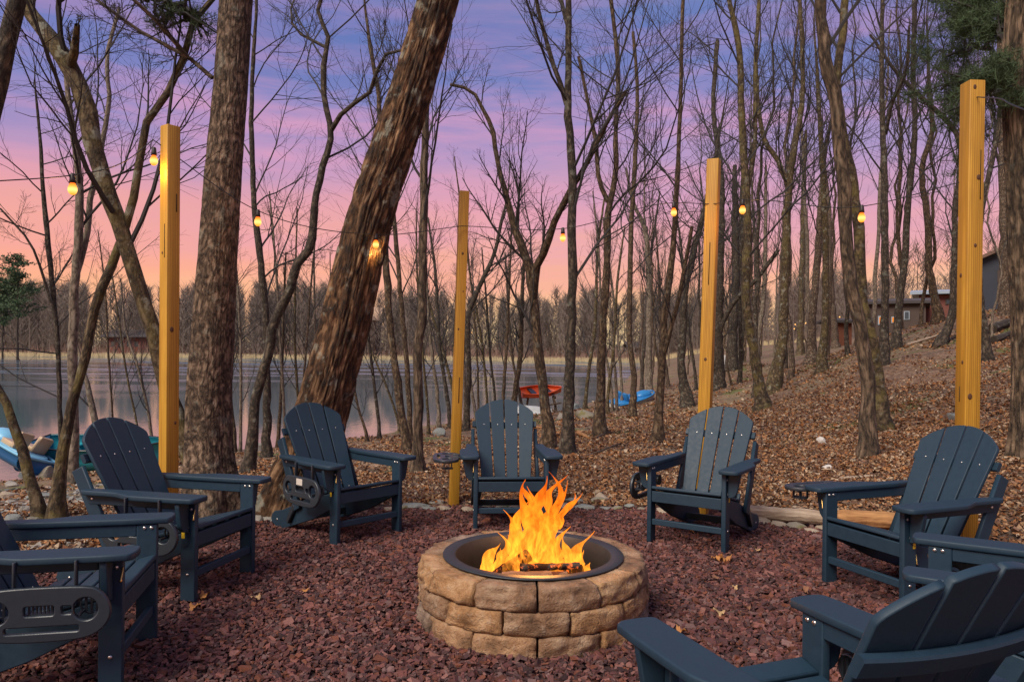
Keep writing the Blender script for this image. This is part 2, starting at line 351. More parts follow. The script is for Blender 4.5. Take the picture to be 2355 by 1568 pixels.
def tree(label, pts, wid, bark='brown', group=None, forks=(), Y=None, baseY=None, name='bare_tree', topH=None, n1=12, n2=9, n3=6, t0=.35,
         sides=10, flare=.7, lf1=.34, hero=None, crownY=0.0, ang=.7, extra=None, up=.1):
    """pts: photo points from the base up, wid: width in photo pixels at each"""
    rg = np.random.default_rng(len(TREES) * 17 + 5)
    if Y is None:
        while gpx(*pts[0])[2] < WL + .03 and pts[0][1] < 1150: pts = [(pts[0][0], pts[0][1] + 4)] + list(pts[1:])
    b = gpx(*pts[0]) if Y is None else np.array([0, Y, 0.])
    Yb = b[1]; n = len(pts)
    P = [at(px, py, Yb + crownY * i) for i, (px, py) in enumerate(pts)]
    if Y is None: P[0] = b.copy()
    W = [x * (1.0 if hero else .88) * Yb / F for x in wid]; W = list(np.interp(np.linspace(0, 1, n), np.linspace(0, 1, len(W)), W)) if len(W) != n else W
    P = [P[0] - np.array([0, 0, .25])] + P; W = [W[0]] + W
    # carry the tree on above the frame
    if topH:
        d = P[-1] - P[-2]; d /= np.linalg.norm(d); q = P[-1].copy(); L = topH - q[2]; k = 4
        for j in range(k):
            d = d * .8 + np.array([rg.normal() * .06, rg.normal() * .06, .25]); d /= np.linalg.norm(d); q = q + d * L / k; P.append(q.copy()); W.append(W[-1] * .62)
    ln = sum(np.linalg.norm(P[i + 1] - P[i]) for i in range(len(P) - 1))
    nn = int(np.clip(ln / .22, 14, 90))
    if hero: nn = hero
    line, rad = smooth_line(P, np.array(W) / 2, nn)
    hh = np.maximum(line[:, 2] - b[2] if Y is None else line[:, 2] - line[0, 2], 0)
    r0 = rad[0]; rad = rad * (1 + flare * np.exp(-hh / (r0 * 2.2 + .03)))
    if not hero: line = line + rg.normal(size=line.shape) * (rad * .10)[:, None]; rad = rad * (1 + rg.normal(size=len(rad)) * .05)
    o = empty(name, tuple(line[0] + np.array([0, 0, .25]))); base = np.array(o.location)
    s = 220 if hero else sides
    V, q, uv = tubes(line[None], rad[None], s)
    if hero:       # plates and furrows cut into the trunk for real
        A = (np.arange(s + 1) % s) / s * 2 * np.pi; A = np.tile(A, (nn, 1)).ravel(); C = np.repeat(line, s + 1, 0); L = uv[:, 1]; rr = np.repeat(rad, s + 1)
        nv = V - C; nv /= np.linalg.norm(nv, axis=1, keepdims=True)
        fq = 1.9 if extra == 'furrow' else 2.8; lv = 4.6 if extra == 'furrow' else 10.0
        pp = np.stack([np.cos(A) * fq * 3.2, np.sin(A) * fq * 3.2, L * lv], 1); pp = pp + fbm(pp * .5, 2, 4)[:, None] * 1.0
        ridg = 1 - np.abs(fbm(pp, 3, 11)) * 2.2
        amp = .026 if extra == 'furrow' else .008
        lob = (vnoise(np.stack([np.cos(A) * 1.6, np.sin(A) * 1.6, L * .25], 1), 5)) * rr * .12 + np.cos(A * 5 + 1) * rr * .22 * np.exp(-L / .45)
        V = V + nv * ((-np.clip(ridg, 0, 1) ** 2 * amp + lob))[:, None]
    TR = [(V, q, uv)]
    ang = ang * rg.uniform(.75, 1.35); up = up * rg.uniform(.1, 1.3)
    lines = [(line, rad, t0)]
    for fp, fw in forks:
        dv = rg.normal() * .05 * Yb; a = [at(px, py, Yb + crownY + dv * q_ / (len(fp) - 1)) for q_, (px, py) in enumerate(fp)]; ww = [x * Yb / F / 2 for x in fw]
        ww = np.interp(np.linspace(0, 1, len(a)), np.linspace(0, 1, len(ww)), ww)
        k = int(np.clip(sum(np.linalg.norm(a[i + 1] - a[i]) for i in range(len(a) - 1)) / .25, 6, 40))
        fl, fr = smooth_line(a, ww, k); fl = fl + rg.normal(size=fl.shape) * (fr * .15)[:, None]
        TR.append(tubes(fl[None], fr[None], 8)); lines.append((fl, fr, .15))
    V, q, uv = join(TR)
    link('trunk', mesh('trunk', V - base, q, True, uv, mat=BARK[bark]), o)
    cs = []
    for i, (l_, r_, tt) in enumerate(lines):
        k = 1.0 if i == 0 else .55
        if n1: cs.append(crown_mesh(rg, l_, r_, tt, max(3, int(n1 * k)), n2, n3, lf1 * (1 if i == 0 else 1.4), ang, up))
    if cs:
        V, q, uv = join(cs); link('crown', mesh('crown', V - base, q, False, mat=TWIG), o)
    tag(o, label, 'tree', group); TREES.append(o); return o

# ================================================================ generic solids
def plate(name, outline, thick, bevel=.004, holes=(), M=Matrix(), mat=None):
    """flat board with rounded edges: outline in local XY, then moved by M"""
    cu = bpy.data.curves.new(name, 'CURVE'); cu.dimensions = '2D'; cu.fill_mode = 'BOTH'
    cu.extrude = thick / 2 - bevel; cu.bevel_depth = bevel; cu.bevel_resolution = 1; cu.offset = -bevel
    for loop in [outline] + list(holes):
        sp = cu.splines.new('POLY'); sp.points.add(len(loop) - 1); sp.use_cyclic_u = True
        for p, q in zip(sp.points, loop): p.co = (q[0], q[1], 0, 1)
    o = bpy.data.objects.new('tmp', cu); me = bpy.data.meshes.new_from_object(o); bpy.data.objects.remove(o); bpy.data.curves.remove(cu)
    me.transform(M); me.name = name; me.materials.clear()
    if mat: me.materials.append(mat)
    return me
def rrect(w, h, r=.01, cx=0, cy=0, n=4):
    o = []
    for sx, sy, a0 in ((1, 1, 0), (-1, 1, 90), (-1, -1, 180), (1, -1, 270)):
        for i in range(n + 1):
            a = R(a0 + 90 * i / n); o.append((cx + sx * (w / 2 - r) + r * math.cos(a), cy + sy * (h / 2 - r) + r * math.sin(a)))
    return o
def circ(cx, cy, r, n=20): return [(cx + r * math.cos(2 * math.pi * i / n), cy + r * math.sin(2 * math.pi * i / n)) for i in range(n)]
def smooth_poly(pts, it=2):
    for _ in range(it):
        q = []
        for i in range(len(pts)):
            a, b = pts[i], pts[(i + 1) % len(pts)]
            q += [(a[0] * .75 + b[0] * .25, a[1] * .75 + b[1] * .25), (a[0] * .25 + b[0] * .75, a[1] * .25 + b[1] * .75)]
        pts = q
    return pts
def MYZ(x): return Matrix(((0, 0, 1, x), (1, 0, 0, 0), (0, 1, 0, 0), (0, 0, 0, 1)))     # (u,v)->(y,z)
def MXZ(y): return Matrix(((1, 0, 0, 0), (0, 0, -1, y), (0, 1, 0, 0), (0, 0, 0, 1)))    # (u,v)->(x,z)
def board(name, sx, sy, sz, loc, rot=None, bev=.004, mat=None):
    me = plate(name, rrect(sx, sy, .004, n=2), sz, min(bev, sz * .4), mat=mat)
    me.transform(Matrix.Translation(loc) @ (rot.to_4x4() if rot else Matrix())); return me
def lattice_box(nx, ny, nz):
    ids, V, Q = {}, [], []
    def vid(i, j, k):
        if (i, j, k) not in ids: ids[(i, j, k)] = len(V); V.append((2 * i / nx - 1, 2 * j / ny - 1, 2 * k / nz - 1))
        return ids[(i, j, k)]
    for i in range(nx):
        for j in range(ny):
            Q.append([vid(i, j, nz), vid(i + 1, j, nz), vid(i + 1, j + 1, nz), vid(i, j + 1, nz)]); Q.append([vid(i, j, 0), vid(i, j + 1, 0), vid(i + 1, j + 1, 0), vid(i + 1, j, 0)])
    for i in range(nx):
        for k in range(nz):
            Q.append([vid(i, 0, k), vid(i + 1, 0, k), vid(i + 1, 0, k + 1), vid(i, 0, k + 1)]); Q.append([vid(i, ny, k), vid(i, ny, k + 1), vid(i + 1, ny, k + 1), vid(i + 1, ny, k)])
    for j in range(ny):
        for k in range(nz):
            Q.append([vid(0, j, k), vid(0, j, k + 1), vid(0, j + 1, k + 1), vid(0, j + 1, k)]); Q.append([vid(nx, j, k), vid(nx, j + 1, k), vid(nx, j + 1, k + 1), vid(nx, j, k + 1)])
    return np.array(V), np.array(Q)
import bmesh
def ico(sub):
    bm = bmesh.new(); bmesh.ops.create_icosphere(bm, subdivisions=sub, radius=1); V = np.array([v.co[:] for v in bm.verts]); Q = np.array([[v.index for v in f.verts] for f in bm.faces]); bm.free(); return V, Q
ICO3, ICO2, ICO1 = ico(3), ico(2), ico(1)
def revolve(prof, n=24, close=False):
    prof = np.array(prof, float); k = len(prof); a = np.arange(n) / n * 2 * np.pi
    V = np.stack([prof[:, None, 0] * np.cos(a), prof[:, None, 0] * np.sin(a), np.repeat(prof[:, 1:2], n, 1)], -1).reshape(-1, 3)
    id_ = np.arange(k * n).reshape(k, n); nxt = np.roll(id_, -1, 1)
    Q = np.stack([id_[:-1], nxt[:-1], nxt[1:], id_[1:]], -1).reshape(-1, 4)
    if close: Q = np.concatenate([Q, np.stack([id_[-1], nxt[-1], nxt[0], id_[0]], -1)])
    return V, Q

# ================================================================ gravel pad
GRAV = M_vcol('red_gravel', .78, .5, 140, .35)
rg = np.random.default_rng(3)
bx, by = np.meshgrid(np.linspace(-3.4, 3.9, 120), np.linspace(-2.2, 6.9, 150)); inside = padf(bx, by) < 1.06
id_ = np.arange(bx.size).reshape(bx.shape); q = np.stack([id_[:-1, :-1], id_[:-1, 1:], id_[1:, 1:], id_[1:, :-1]], -1).reshape(-1, 4)
ok = inside[:-1, :-1].ravel() & inside[1:, 1:].ravel()
bz = fbm(np.stack([bx * 2, by * 2, 0 * bx], -1), 3, 2) * .012 - .012
bedc = np.tile(np.array([[.055, .028, .027]]), (bx.size, 1)) * (1 + .5 * rg.random((bx.size, 1)))
tag(link('gravel_bed', mesh('gravel_bed', np.stack([bx, by, bz], -1).reshape(-1, 3), q[ok], True, col=bedc, mat=GRAV)), kind='structure')
def scatter_pad(n, ylo, yhi):
    X = rg.uniform(-3.3, 3.7, n * 3); Y = rg.uniform(ylo, yhi, n * 3)
    k = (padf(X, Y) < rg.uniform(.9, 1.1, n * 3)) & (np.abs(X) < (Y + .6) * .78 + .2) & (np.hypot(X - .12, Y - 3.95) > .57); return X[k][:n], Y[k][:n]
parts = [scatter_pad(52000, 1.55, 4.2), scatter_pad(42000, 4.2, 6.75)]
X = np.concatenate([p[0] for p in parts]); Y = np.concatenate([p[1] for p in parts]); n = len(X)
cube = np.array([(x, y, z) for x in (-1, 1) for y in (-1, 1) for z in (-1, 1)], float)
cq = np.array([[0, 1, 3, 2], [4, 6, 7, 5], [0, 4, 5, 1], [2, 3, 7, 6], [1, 5, 7, 3]])
V = cube[None] * (1 + rg.uniform(-.55, .12, (n, 8, 3))); L = rg.lognormal(0, .32, n) * .0108
V = V * np.stack([L * 1.25, L * .8, L * rg.uniform(.3, .6, n)], -1)[:, None]
def rotm(ax, ay, az):
    ca, sa, cb, sb, cc, sc_ = np.cos(ax), np.sin(ax), np.cos(ay), np.sin(ay), np.cos(az), np.sin(az); o = 0 * ca; i = o + 1
    Rx = np.stack([i, o, o, o, ca, -sa, o, sa, ca], -1).reshape(-1, 3, 3); Ry = np.stack([cb, o, sb, o, i, o, -sb, o, cb], -1).reshape(-1, 3, 3); Rz = np.stack([cc, -sc_, o, sc_, cc, o, o, o, i], -1).reshape(-1, 3, 3)
    return Rz @ Ry @ Rx
RM = rotm(rg.normal(0, .38, n), rg.normal(0, .38, n), rg.uniform(0, 6.28, n))
V = np.einsum('nij,nkj->nki', RM, V) + np.stack([X, Y, rg.uniform(-.004, .012, n) + fbm(np.stack([X * 2, Y * 2, 0 * X], -1), 3, 2) * .012], -1)[:, None]
pal = np.array([(.20, .080, .066), (.26, .115, .095), (.14, .062, .058), (.10, .055, .055), (.30, .155, .13), (.17, .075, .075), (.22, .14, .13), (.085, .045, .045), (.22, .085, .05)])
c = pal[rg.integers(0, len(pal), n)] * np.array([.86, .74, .72]) * rg.uniform(.5, 1.05, (n, 1))
tag(link('gravel', mesh('gravel', V.reshape(-1, 3), (cq[None] + np.arange(n)[:, None, None] * 8).reshape(-1, 4), False, col=np.repeat(c, 8, 0), mat=GRAV)),
    'dark red crushed stone spread round the fire pit under the blue chairs', kind='stuff')

# ================================================================ fallen leaves
LEAFM = M_vcol('dead_leaf', .8, .3, 90, .3)
LT = np.array([(-1, 0, 0), (-.1, -.5, .12), (0, 0, -.05), (.1, .5, .12), (1, 0, .1)]); LF = np.array([[0, 1, 2], [0, 2, 3], [1, 4, 2], [2, 4, 3]])
def leaves(X, Y, Z, size, lift=.01):
    n = len(X); V = LT[None] * (1 + rg.uniform(-.35, .35, (n, 5, 3))); V[:, :, 2] *= rg.uniform(-1.5, 3.5, (n, 1))
    s = size * rg.lognormal(0, .25, n); V = V * np.stack([s * .62, s * .78, s * .9], -1)[:, None]
    RM = rotm(rg.normal(0, .5, n), rg.normal(0, .5, n), rg.uniform(0, 6.28, n))
    V = np.einsum('nij,nkj->nki', RM, V) + np.stack([X, Y, Z + lift + rg.uniform(0, .02, n)], -1)[:, None]
    pal = np.array([(.25, .115, .055), (.34, .18, .085), (.16, .075, .04), (.40, .26, .15), (.46, .35, .24), (.11, .055, .033), (.30, .12, .04), (.40, .20, .085), (.21, .12, .08)])
    c = pal[rg.integers(0, len(pal), n)] * rg.uniform(.7, 1.25, (n, 1))
    return V.reshape(-1, 3), (LF[None] + np.arange(n)[:, None, None] * 5).reshape(-1, 3), np.repeat(c, 5, 0)
vs, fs, cs, o = [], [], [], 0
for n, ylo, yhi, sz in [(46000, 4.0, 10.5, .034), (46000, 10, 20, .046), (22000, 20, 42, .075)]:
    r = rg.random(n * 2); Y = ylo + (yhi - ylo) * r; X = Y * rg.uniform(-.72, .72, n * 2)
    Zg = ground(X, Y); dens = .78 + fbm(np.stack([X * .55, Y * .4, 0 * X], -1), 4, 21) * 1.7 + .25 * (X > 0) - .5 * sstep(.5, 3, -X - 1.5)
    k = (padf(X, Y) > 1.06) & (Zg > WL + .12) & (rg.random(n * 2) < dens); X, Y, Zg = X[k][:n], Y[k][:n], Zg[k][:n]
    a, b, c = leaves(X, Y, Zg, sz); vs.append(a); fs.append(b + o); cs.append(c); o += len(a)
tag(link('leaf_litter', mesh('leaf_litter', np.concatenate(vs), np.concatenate(fs), False, col=np.concatenate(cs), mat=LEAFM)),
    'brown curled oak leaves covering the ground and hillside', kind='stuff')

# ================================================================ far woods
rg = np.random.default_rng(12)
def far_wood(name, label, n, fx, fy, h0, h1, seed, ntw=170, tint=1.0, tw=.05):
    rr = np.random.default_rng(seed); X = fx(rr, n); Y = fy(rr, n, X); Zg = ground(X, Y, False); Hh = rr.uniform(h0, h1, n) * (1 + .12 * vnoise(np.stack([X * .03, Y * 0, 0 * X], -1), 3))
    lean = rr.normal(0, .03, (n, 2)); ks = np.linspace(0, 1, 4)
    P = np.stack([X[:, None] + lean[:, :1] * Hh[:, None] * ks, Y[:, None] + lean[:, 1:] * Hh[:, None] * ks, Zg[:, None] + Hh[:, None] * ks * .92 - .3], -1)
    tv, tq, _ = tubes(P, (Hh * .0085)[:, None] * np.array([1.1, .9, .6, .2]), 3)
    m = ntw; t_ = rr.random((n, m)) ** .8; hz = .06 + .94 * t_
    rad = (Hh[:, None] * .20) * (1 - t_ * .75) * np.sqrt(rr.random((n, m))); an = rr.uniform(0, 6.28, (n, m))
    c = np.stack([X[:, None] + rad * np.cos(an), Y[:, None] + rad * np.sin(an), Zg[:, None] + Hh[:, None] * hz], -1)
    d = np.stack([np.cos(an) * .7 + rr.normal(0, .3, (n, m)), np.sin(an) * .7 + rr.normal(0, .3, (n, m)), .9 + 0 * an], -1); d /= np.linalg.norm(d, axis=-1, keepdims=True)
    L = Hh[:, None, None] * rr.uniform(.04, .12, (n, m, 1)); a = c - d * L; b = c + d * L
    s = np.cross(d, np.array([0, 1, 0])); s /= np.linalg.norm(s, axis=-1, keepdims=True) + 1e-6; wd = tw * rr.uniform(.5, 1.3, (n, m, 1))
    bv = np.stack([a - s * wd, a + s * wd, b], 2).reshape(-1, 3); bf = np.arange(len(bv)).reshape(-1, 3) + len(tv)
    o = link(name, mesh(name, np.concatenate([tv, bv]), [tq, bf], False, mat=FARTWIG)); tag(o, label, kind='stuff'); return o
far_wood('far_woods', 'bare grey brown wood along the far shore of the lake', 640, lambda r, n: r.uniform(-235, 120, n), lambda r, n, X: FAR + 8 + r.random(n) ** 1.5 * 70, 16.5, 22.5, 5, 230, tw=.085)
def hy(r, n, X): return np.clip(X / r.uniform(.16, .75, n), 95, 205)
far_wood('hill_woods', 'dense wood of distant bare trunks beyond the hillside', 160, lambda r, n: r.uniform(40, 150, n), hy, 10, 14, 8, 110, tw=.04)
# understory brush by the far shore
nb = 9000; X = rg.uniform(-235, 90, nb); Y = FAR + 1 + rg.random(nb) ** 1.3 * 30; Zg = ground(X, Y, False)
d = np.stack([rg.normal(0, .3, nb), rg.normal(0, .3, nb), np.ones(nb)], -1) * rg.uniform(.8, 3.4, (nb, 1)) * (.5 + sstep(0, 12, Y - FAR))[:, None]
c0 = np.stack([X, Y, Zg - .1], -1); s = np.array([.16, 0, 0]); V = np.stack([c0 - s, c0 + s, c0 + d], 1).reshape(-1, 3)
tag(link('shore_brush', mesh('shore_brush', V, np.arange(nb * 3).reshape(-1, 3), mat=M_simple('red_brown_brush', (.21, .13, .10), .95, .5, .3))), 'low red brown brush under the far shore woods', kind='stuff')
# reeds
nb = 14000; X = rg.uniform(-235, 90, nb); Y = FAR - 1 - 6 * np.sin(X * .02) + rg.normal(0, 1.4, nb); Zg = np.maximum(ground(X, Y, False), WL)
c0 = np.stack([X, Y, Zg - .1], -1); d = np.stack([rg.normal(0, .2, nb), rg.normal(0, .2, nb), rg.uniform(.7, 1.7, nb)], -1); s = np.array([.1, 0, 0]); V = np.stack([c0 - s, c0 + s, c0 + d], 1).reshape(-1, 3)
tag(link('shore_reeds', mesh('shore_reeds', V, np.arange(nb * 3).reshape(-1, 3), mat=M_simple('straw_reed', (.50, .40, .23), .95, .3, .5))), 'pale straw reeds along the far edge of the lake', kind='stuff')

# ================================================================ trees traced from the photograph
T = tree
T('leaning smooth olive trunk crossing behind the left post, rising to the top left corner', [(468, 1198), (435, 1035), (388, 900), (350, 750), (300, 600), (272, 500), (230, 390), (208, 300), (165, 165), (125, 100), (65, 25), (30, -40)], [48, 44, 40, 38, 40, 40, 42, 44, 46, 44, 36, 32], 'olive', topH=6.5, t0=.25, n1=6, up=.16,
  forks=[([(285, 540), (300, 480), (320, 380), (345, 265), (390, 210), (425, 120), (450, 40), (500, -15)], [20, 18, 16, 12]), ([(165, 165), (172, 110), (178, 60)], [24, 12])], sides=20, flare=.5)
T('thick straight grey brown trunk just right of the left post', [(490, 1195), (481, 1035), (480, 935), (488, 785), (500, 600), (513, 400), (530, 200), (543, 0), (548, -60)], [104, 92, 92, 90, 82, 78, 72, 70, 68], 'grey', topH=15, hero=240, extra='fine', flare=.32, t0=.5, n1=14,
  forks=[([(487, 180), (415, 120), (350, 90), (215, -5)], [10, 7]), ([(430, 135), (370, 60), (300, -5)], [12, 8])])
T('thick leaning furrowed trunk behind the chair with the beige tray sticker', [(668, 1185), (712, 1040), (752, 900), (783, 784), (850, 500), (932, 250), (1007, 0), (1030, -80)], [125, 116, 112, 112, 104, 98, 92, 90], 'furrow', topH=14, hero=260, extra='furrow', flare=.28, t0=.55, n1=12)
T('pale lakeside trunk holding the far left bulb in front of it', [(167, 1115), (168, 1030), (168, 930), (167, 750), (177, 600), (182, 450), (175, 350), (160, 250), (150, 160)], [32, 25, 24, 24, 22, 20, 17, 14, 12], 'pale', topH=10,
  forks=[([(172, 640), (195, 560), (213, 440), (235, 330), (250, 240), (248, 120), (275, 20)], [16, 12, 8])], n1=12)
T('dark crooked trunk left of the left post, curving up to the right', [(130, 1196), (145, 1035), (165, 935), (195, 830), (215, 715), (250, 625), (275, 560)], [36, 28, 25, 25, 25, 23, 20], 'mossy', topH=None, n1=0)
T('short curved trunk at the left edge bending out over the boats', [(92, 1198), (65, 1085), (35, 985), (10, 915), (-25, 860)], [30, 26, 24, 22, 18], 'mossy', topH=5, n1=6)
T('slim bare tree with drooping side branches at the left edge', [(142, 1060), (137, 920), (132, 784), (122, 675), (110, 550), (100, 450), (93, 330), (85, 240)], [12, 12, 12, 14, 12, 9, 6], 'dark', topH=7.5, n1=13, t0=.2, lf1=.3, ang=.9,
  forks=[([(128, 720), (100, 640), (70, 560), (0, 480)], [7, 4])])
T('slanting pale stem rising from behind the teal rowboat', [(228, 1010), (212, 930), (192, 850)], [18, 15, 10], 'pale', n1=3, n2=4, topH=2.2)
T('dark lakeside tree with a bulb hanging in front, right of the thick straight trunk', [(612, 1052), (614, 900), (613, 770), (602, 625), (590, 525), (583, 450), (580, 350), (578, 225), (585, 100), (590, 0)], [22, 20, 18, 16, 14, 12, 10, 8], 'dark', topH=11, n1=13, t0=.25)
T('dark sinuous tree leaning right then forking high, left of the furrowed trunk', [(572, 1085), (580, 1000), (595, 885), (620, 810), (630, 740), (655, 690), (690, 600), (716, 565), (718, 525), (722, 475), (740, 390), (760, 300), (745, 225), (745, 140), (755, 90), (730, 20), (760, -40)], [30, 27, 25, 24, 24, 24, 22, 22, 18, 17, 16, 15, 12, 11, 10], 'dark', topH=12,
  forks=[([(760, 300), (790, 255), (850, 215), (880, 130), (925, 115)], [12, 6]), ([(750, 110), (720, 95), (680, 70), (668, 30), (680, -10)], [8, 4])], t0=.4)
T('shaggy barked straight trunk left of the central post', [(960, 1087), (962, 935), (962, 785), (967, 750), (972, 600), (975, 450), (978, 300), (984, 200)], [30, 25, 25, 24, 24, 22, 18, 14], 'shag', topH=9, n1=14)
T('slender trunk leaning left between the furrowed and the shaggy trunk', [(934, 1036), (917, 910), (905, 810), (897, 750), (887, 600), (878, 520), (868, 400), (872, 250), (850, 100)], [22, 20, 18, 18, 14, 10], 'brown', topH=10, n1=11)
T('thin trunk close beside the shaggy trunk on its left', [(943, 1016), (935, 835), (925, 725), (910, 550), (902, 475), (880, 380)], [14, 13, 12, 12, 10], 'brown', topH=8.5, n1=10)
T('dark reddish branchy stem right behind the central post', [(1072, 990), (1078, 850), (1078, 720), (1102, 660), (1130, 600), (1155, 500)], [16, 14, 14, 12, 8], 'dark', topH=8)
T('forked trunk with bowed top behind the chair with the open side tray', [(1262, 1032), (1255, 935), (1237, 810), (1232, 750), (1217, 625), (1185, 525), (1157, 425), (1140, 350), (1130, 290), (1110, 250), (1085, 210), (1035, 195)], [34, 28, 26, 24, 24, 20, 15, 13, 12, 10, 9, 8], 'brown', n1=10, t0=.3, up=.16,
  forks=[([(1226, 690), (1237, 600), (1257, 565), (1277, 500), (1315, 435), (1365, 345), (1392, 290), (1440, 210)], [20, 16, 11, 8])])
T('straight dark trunk with pale lichen right of the middle bulb', [(1304, 1047), (1307, 910), (1312, 785), (1315, 700), (1315, 500), (1315, 375), (1307, 275), (1307, 100), (1307, 0)], [34, 28, 27, 25, 24, 22, 20, 17, 15], 'dark', topH=13,
  forks=[([(1303, 240), (1275, 155), (1245, 55), (1228, -30)], [12, 8]), ([(1307, 70), (1290, 0), (1280, -60)], [11, 8])], n1=13, t0=.2)
T('tree with a bowed side stem and flared root standing mid slope', [(1377, 1002), (1382, 860), (1385, 750), (1395, 600), (1400, 475), (1412, 425), (1415, 300), (1420, 150), (1405, 0)], [30, 22, 22, 20, 18, 14, 13, 12, 10], 'brown', topH=12,
  forks=[([(1397, 465), (1382, 430), (1367, 310), (1355, 250), (1330, 130)], [12, 7])], n1=13)
T('slender trunk standing in front of the blue pedal boats', [(1453, 960), (1457, 860), (1447, 785), (1447, 700), (1452, 500), (1462, 325), (1465, 200), (1455, 80)], [18, 15, 14, 13, 10, 8], 'brown', topH=11, n1=13)
T('smooth pale trunk right of the pedal boats', [(1492, 905), (1492, 785), (1490, 600), (1482, 525), (1460, 475), (1440, 390)], [18, 16, 16, 12, 9, 6], 'pale', topH=10.5, n1=10)
T('trunk with a pale stone at its foot left of the third post', [(1512, 1017), (1517, 910), (1525, 785), (1530, 700), (1545, 600), (1552, 500), (1560, 350), (1565, 200), (1570, 0)], [26, 20, 20, 20, 16, 14, 12, 10, 9], 'brown', topH=12, n1=13, forks=[([(1522, 830), (1545, 740), (1570, 640), (1590, 520)], [12, 8])])
T('dark scarred trunk slanting close left of the third post', [(1580, 935), (1566, 850), (1570, 760), (1576, 660), (1590, 600), (1620, 480), (1650, 330)], [26, 20, 19, 18, 15, 10], 'dark', topH=11, n1=14)
T('dark trunk hidden partly behind the third post', [(1653, 895), (1652, 785), (1656, 600), (1657, 400), (1640, 250), (1650, 100)], [26, 22, 19, 16, 12, 10], 'dark', topH=12, n1=11, forks=[([(1640, 850), (1672, 720), (1700, 680), (1740, 640), (1790, 575)], [12, 9])])
T('mossy dark trunk with the bulb right of the third post', [(1753, 942), (1742, 860), (1729, 785), (1722, 750), (1717, 500), (1712, 400), (1704, 250), (1697, 100), (1677, 0)], [32, 25, 24, 23, 22, 20, 17, 15, 12], 'mossy', topH=12.5,
  forks=[([(1717, 440), (1730, 380), (1736, 250), (1738, 100), (1745, 0)], [12, 9])], n1=13, t0=.25)
T('leaning trunk with forked crown on the mossy slope', [(1776, 905), (1789, 835), (1799, 785), (1804, 650), (1812, 450), (1824, 350), (1842, 250), (1845, 125), (1838, 0)], [34, 27, 25, 22, 20, 17, 13, 11, 10], 'olive', topH=13,
  forks=[([(1812, 430), (1789, 370), (1759, 325), (1744, 250), (1738, 150)], [14, 9])], n1=13)
T('light barked front trunk of the close pair on the right slope', [(1996, 1052), (1996, 935), (1991, 835), (1984, 785), (1954, 650), (1944, 550), (1939, 450), (1929, 350), (1919, 225), (1899, 150), (1893, 75), (1886, 0)], [44, 36, 34, 34, 34, 34, 34, 33, 32, 32, 30, 28], 'shag', topH=14, n1=11, sides=20, t0=.3, flare=.4)
T('mossy leaning back trunk of the close pair holding the right bulb', [(2029, 990), (2019, 885), (2004, 785), (1988, 730), (1977, 600), (1970, 500), (1956, 400), (1938, 310), (1924, 200), (1935, 100), (1941, 0)], [40, 32, 31, 30, 28, 27, 25, 23, 22, 20, 18], 'mossy', topH=14, n1=11, sides=16)
T('trunk near the lit orange window of the cabin', [(2031, 839), (2034, 700), (2034, 500), (2032, 350), (2027, 200), (2029, 0)], [24, 19, 18, 15, 12, 10], 'dark', topH=14, n1=13, forks=[([(2036, 310), (2050, 240), (2079, 175), (2090, 60)], [8, 5])])
T('leaning dark trunk in front of the cabin wall', [(2056, 802), (2062, 750), (2079, 600), (2089, 450), (2102, 325), (2099, 150), (2102, 0)], [22, 18, 17, 15, 13, 11], 'dark', topH=14, n1=13)
T('grey trunk left of the close pair with pale foot', [(1864, 834), (1866, 750), (1879, 600), (1886, 480), (1900, 330)], [24, 20, 18, 14, 10], 'grey', topH=14, n1=11)
T('trunk standing on the slope just left of the close pair', [(1888, 856), (1896, 750), (1897, 550), (1889, 350), (1880, 200)], [24, 18, 16, 13, 10], 'olive', topH=14, n1=11)
T('crooked trunk with bent top near the right post', [(2156, 742), (2134, 600), (2132, 500), (2119, 400), (2142, 300), (2135, 180)], [22, 17, 15, 13, 9], 'brown', topH=15, n1=11)
T('dark arched tree leaning in front of the right post', [(2160, 795), (2185, 740), (2192, 640), (2196, 500), (2194, 300), (2130, 235), (2068, 175), (2000, 80)], [24, 20, 17, 14, 14, 12, 9, 7], 'dark', n1=13, t0=.25, up=.12)
T('tall bare trunk on the upper slope by the dark house', [(2310, 725), (2308, 500), (2304, 300), (2300, 100), (2300, -40)], [26, 22, 20, 18, 16], 'grey', topH=15, n1=11)
T('leaning trunk right behind the right post low on the slope', [(2270, 830), (2255, 700), (2250, 600), (2262, 450), (2290, 330)], [22, 16, 14, 12], 'dark', topH=12, n1=10)
T('big trunk at the right edge with peeling furrowed bark', [(2366, 1050), (2362, 900), (2356, 750), (2347, 600), (2341, 450), (2333, 300), (2330, 150), (2339, 0), (2342, -60)], [70, 60, 56, 54, 52, 50, 50, 50, 48], 'shag', topH=15, hero=200, extra='furrow', flare=.3, t0=.5, n1=12)
T('dark leaning trunk cut off by the top left corner', [(-170, 1150), (-110, 800), (-60, 480), (-20, 240), (15, 90), (50, -40)], [66, 62, 58, 54, 48, 42], 'dark', Y=5.2, topH=8, n1=0)
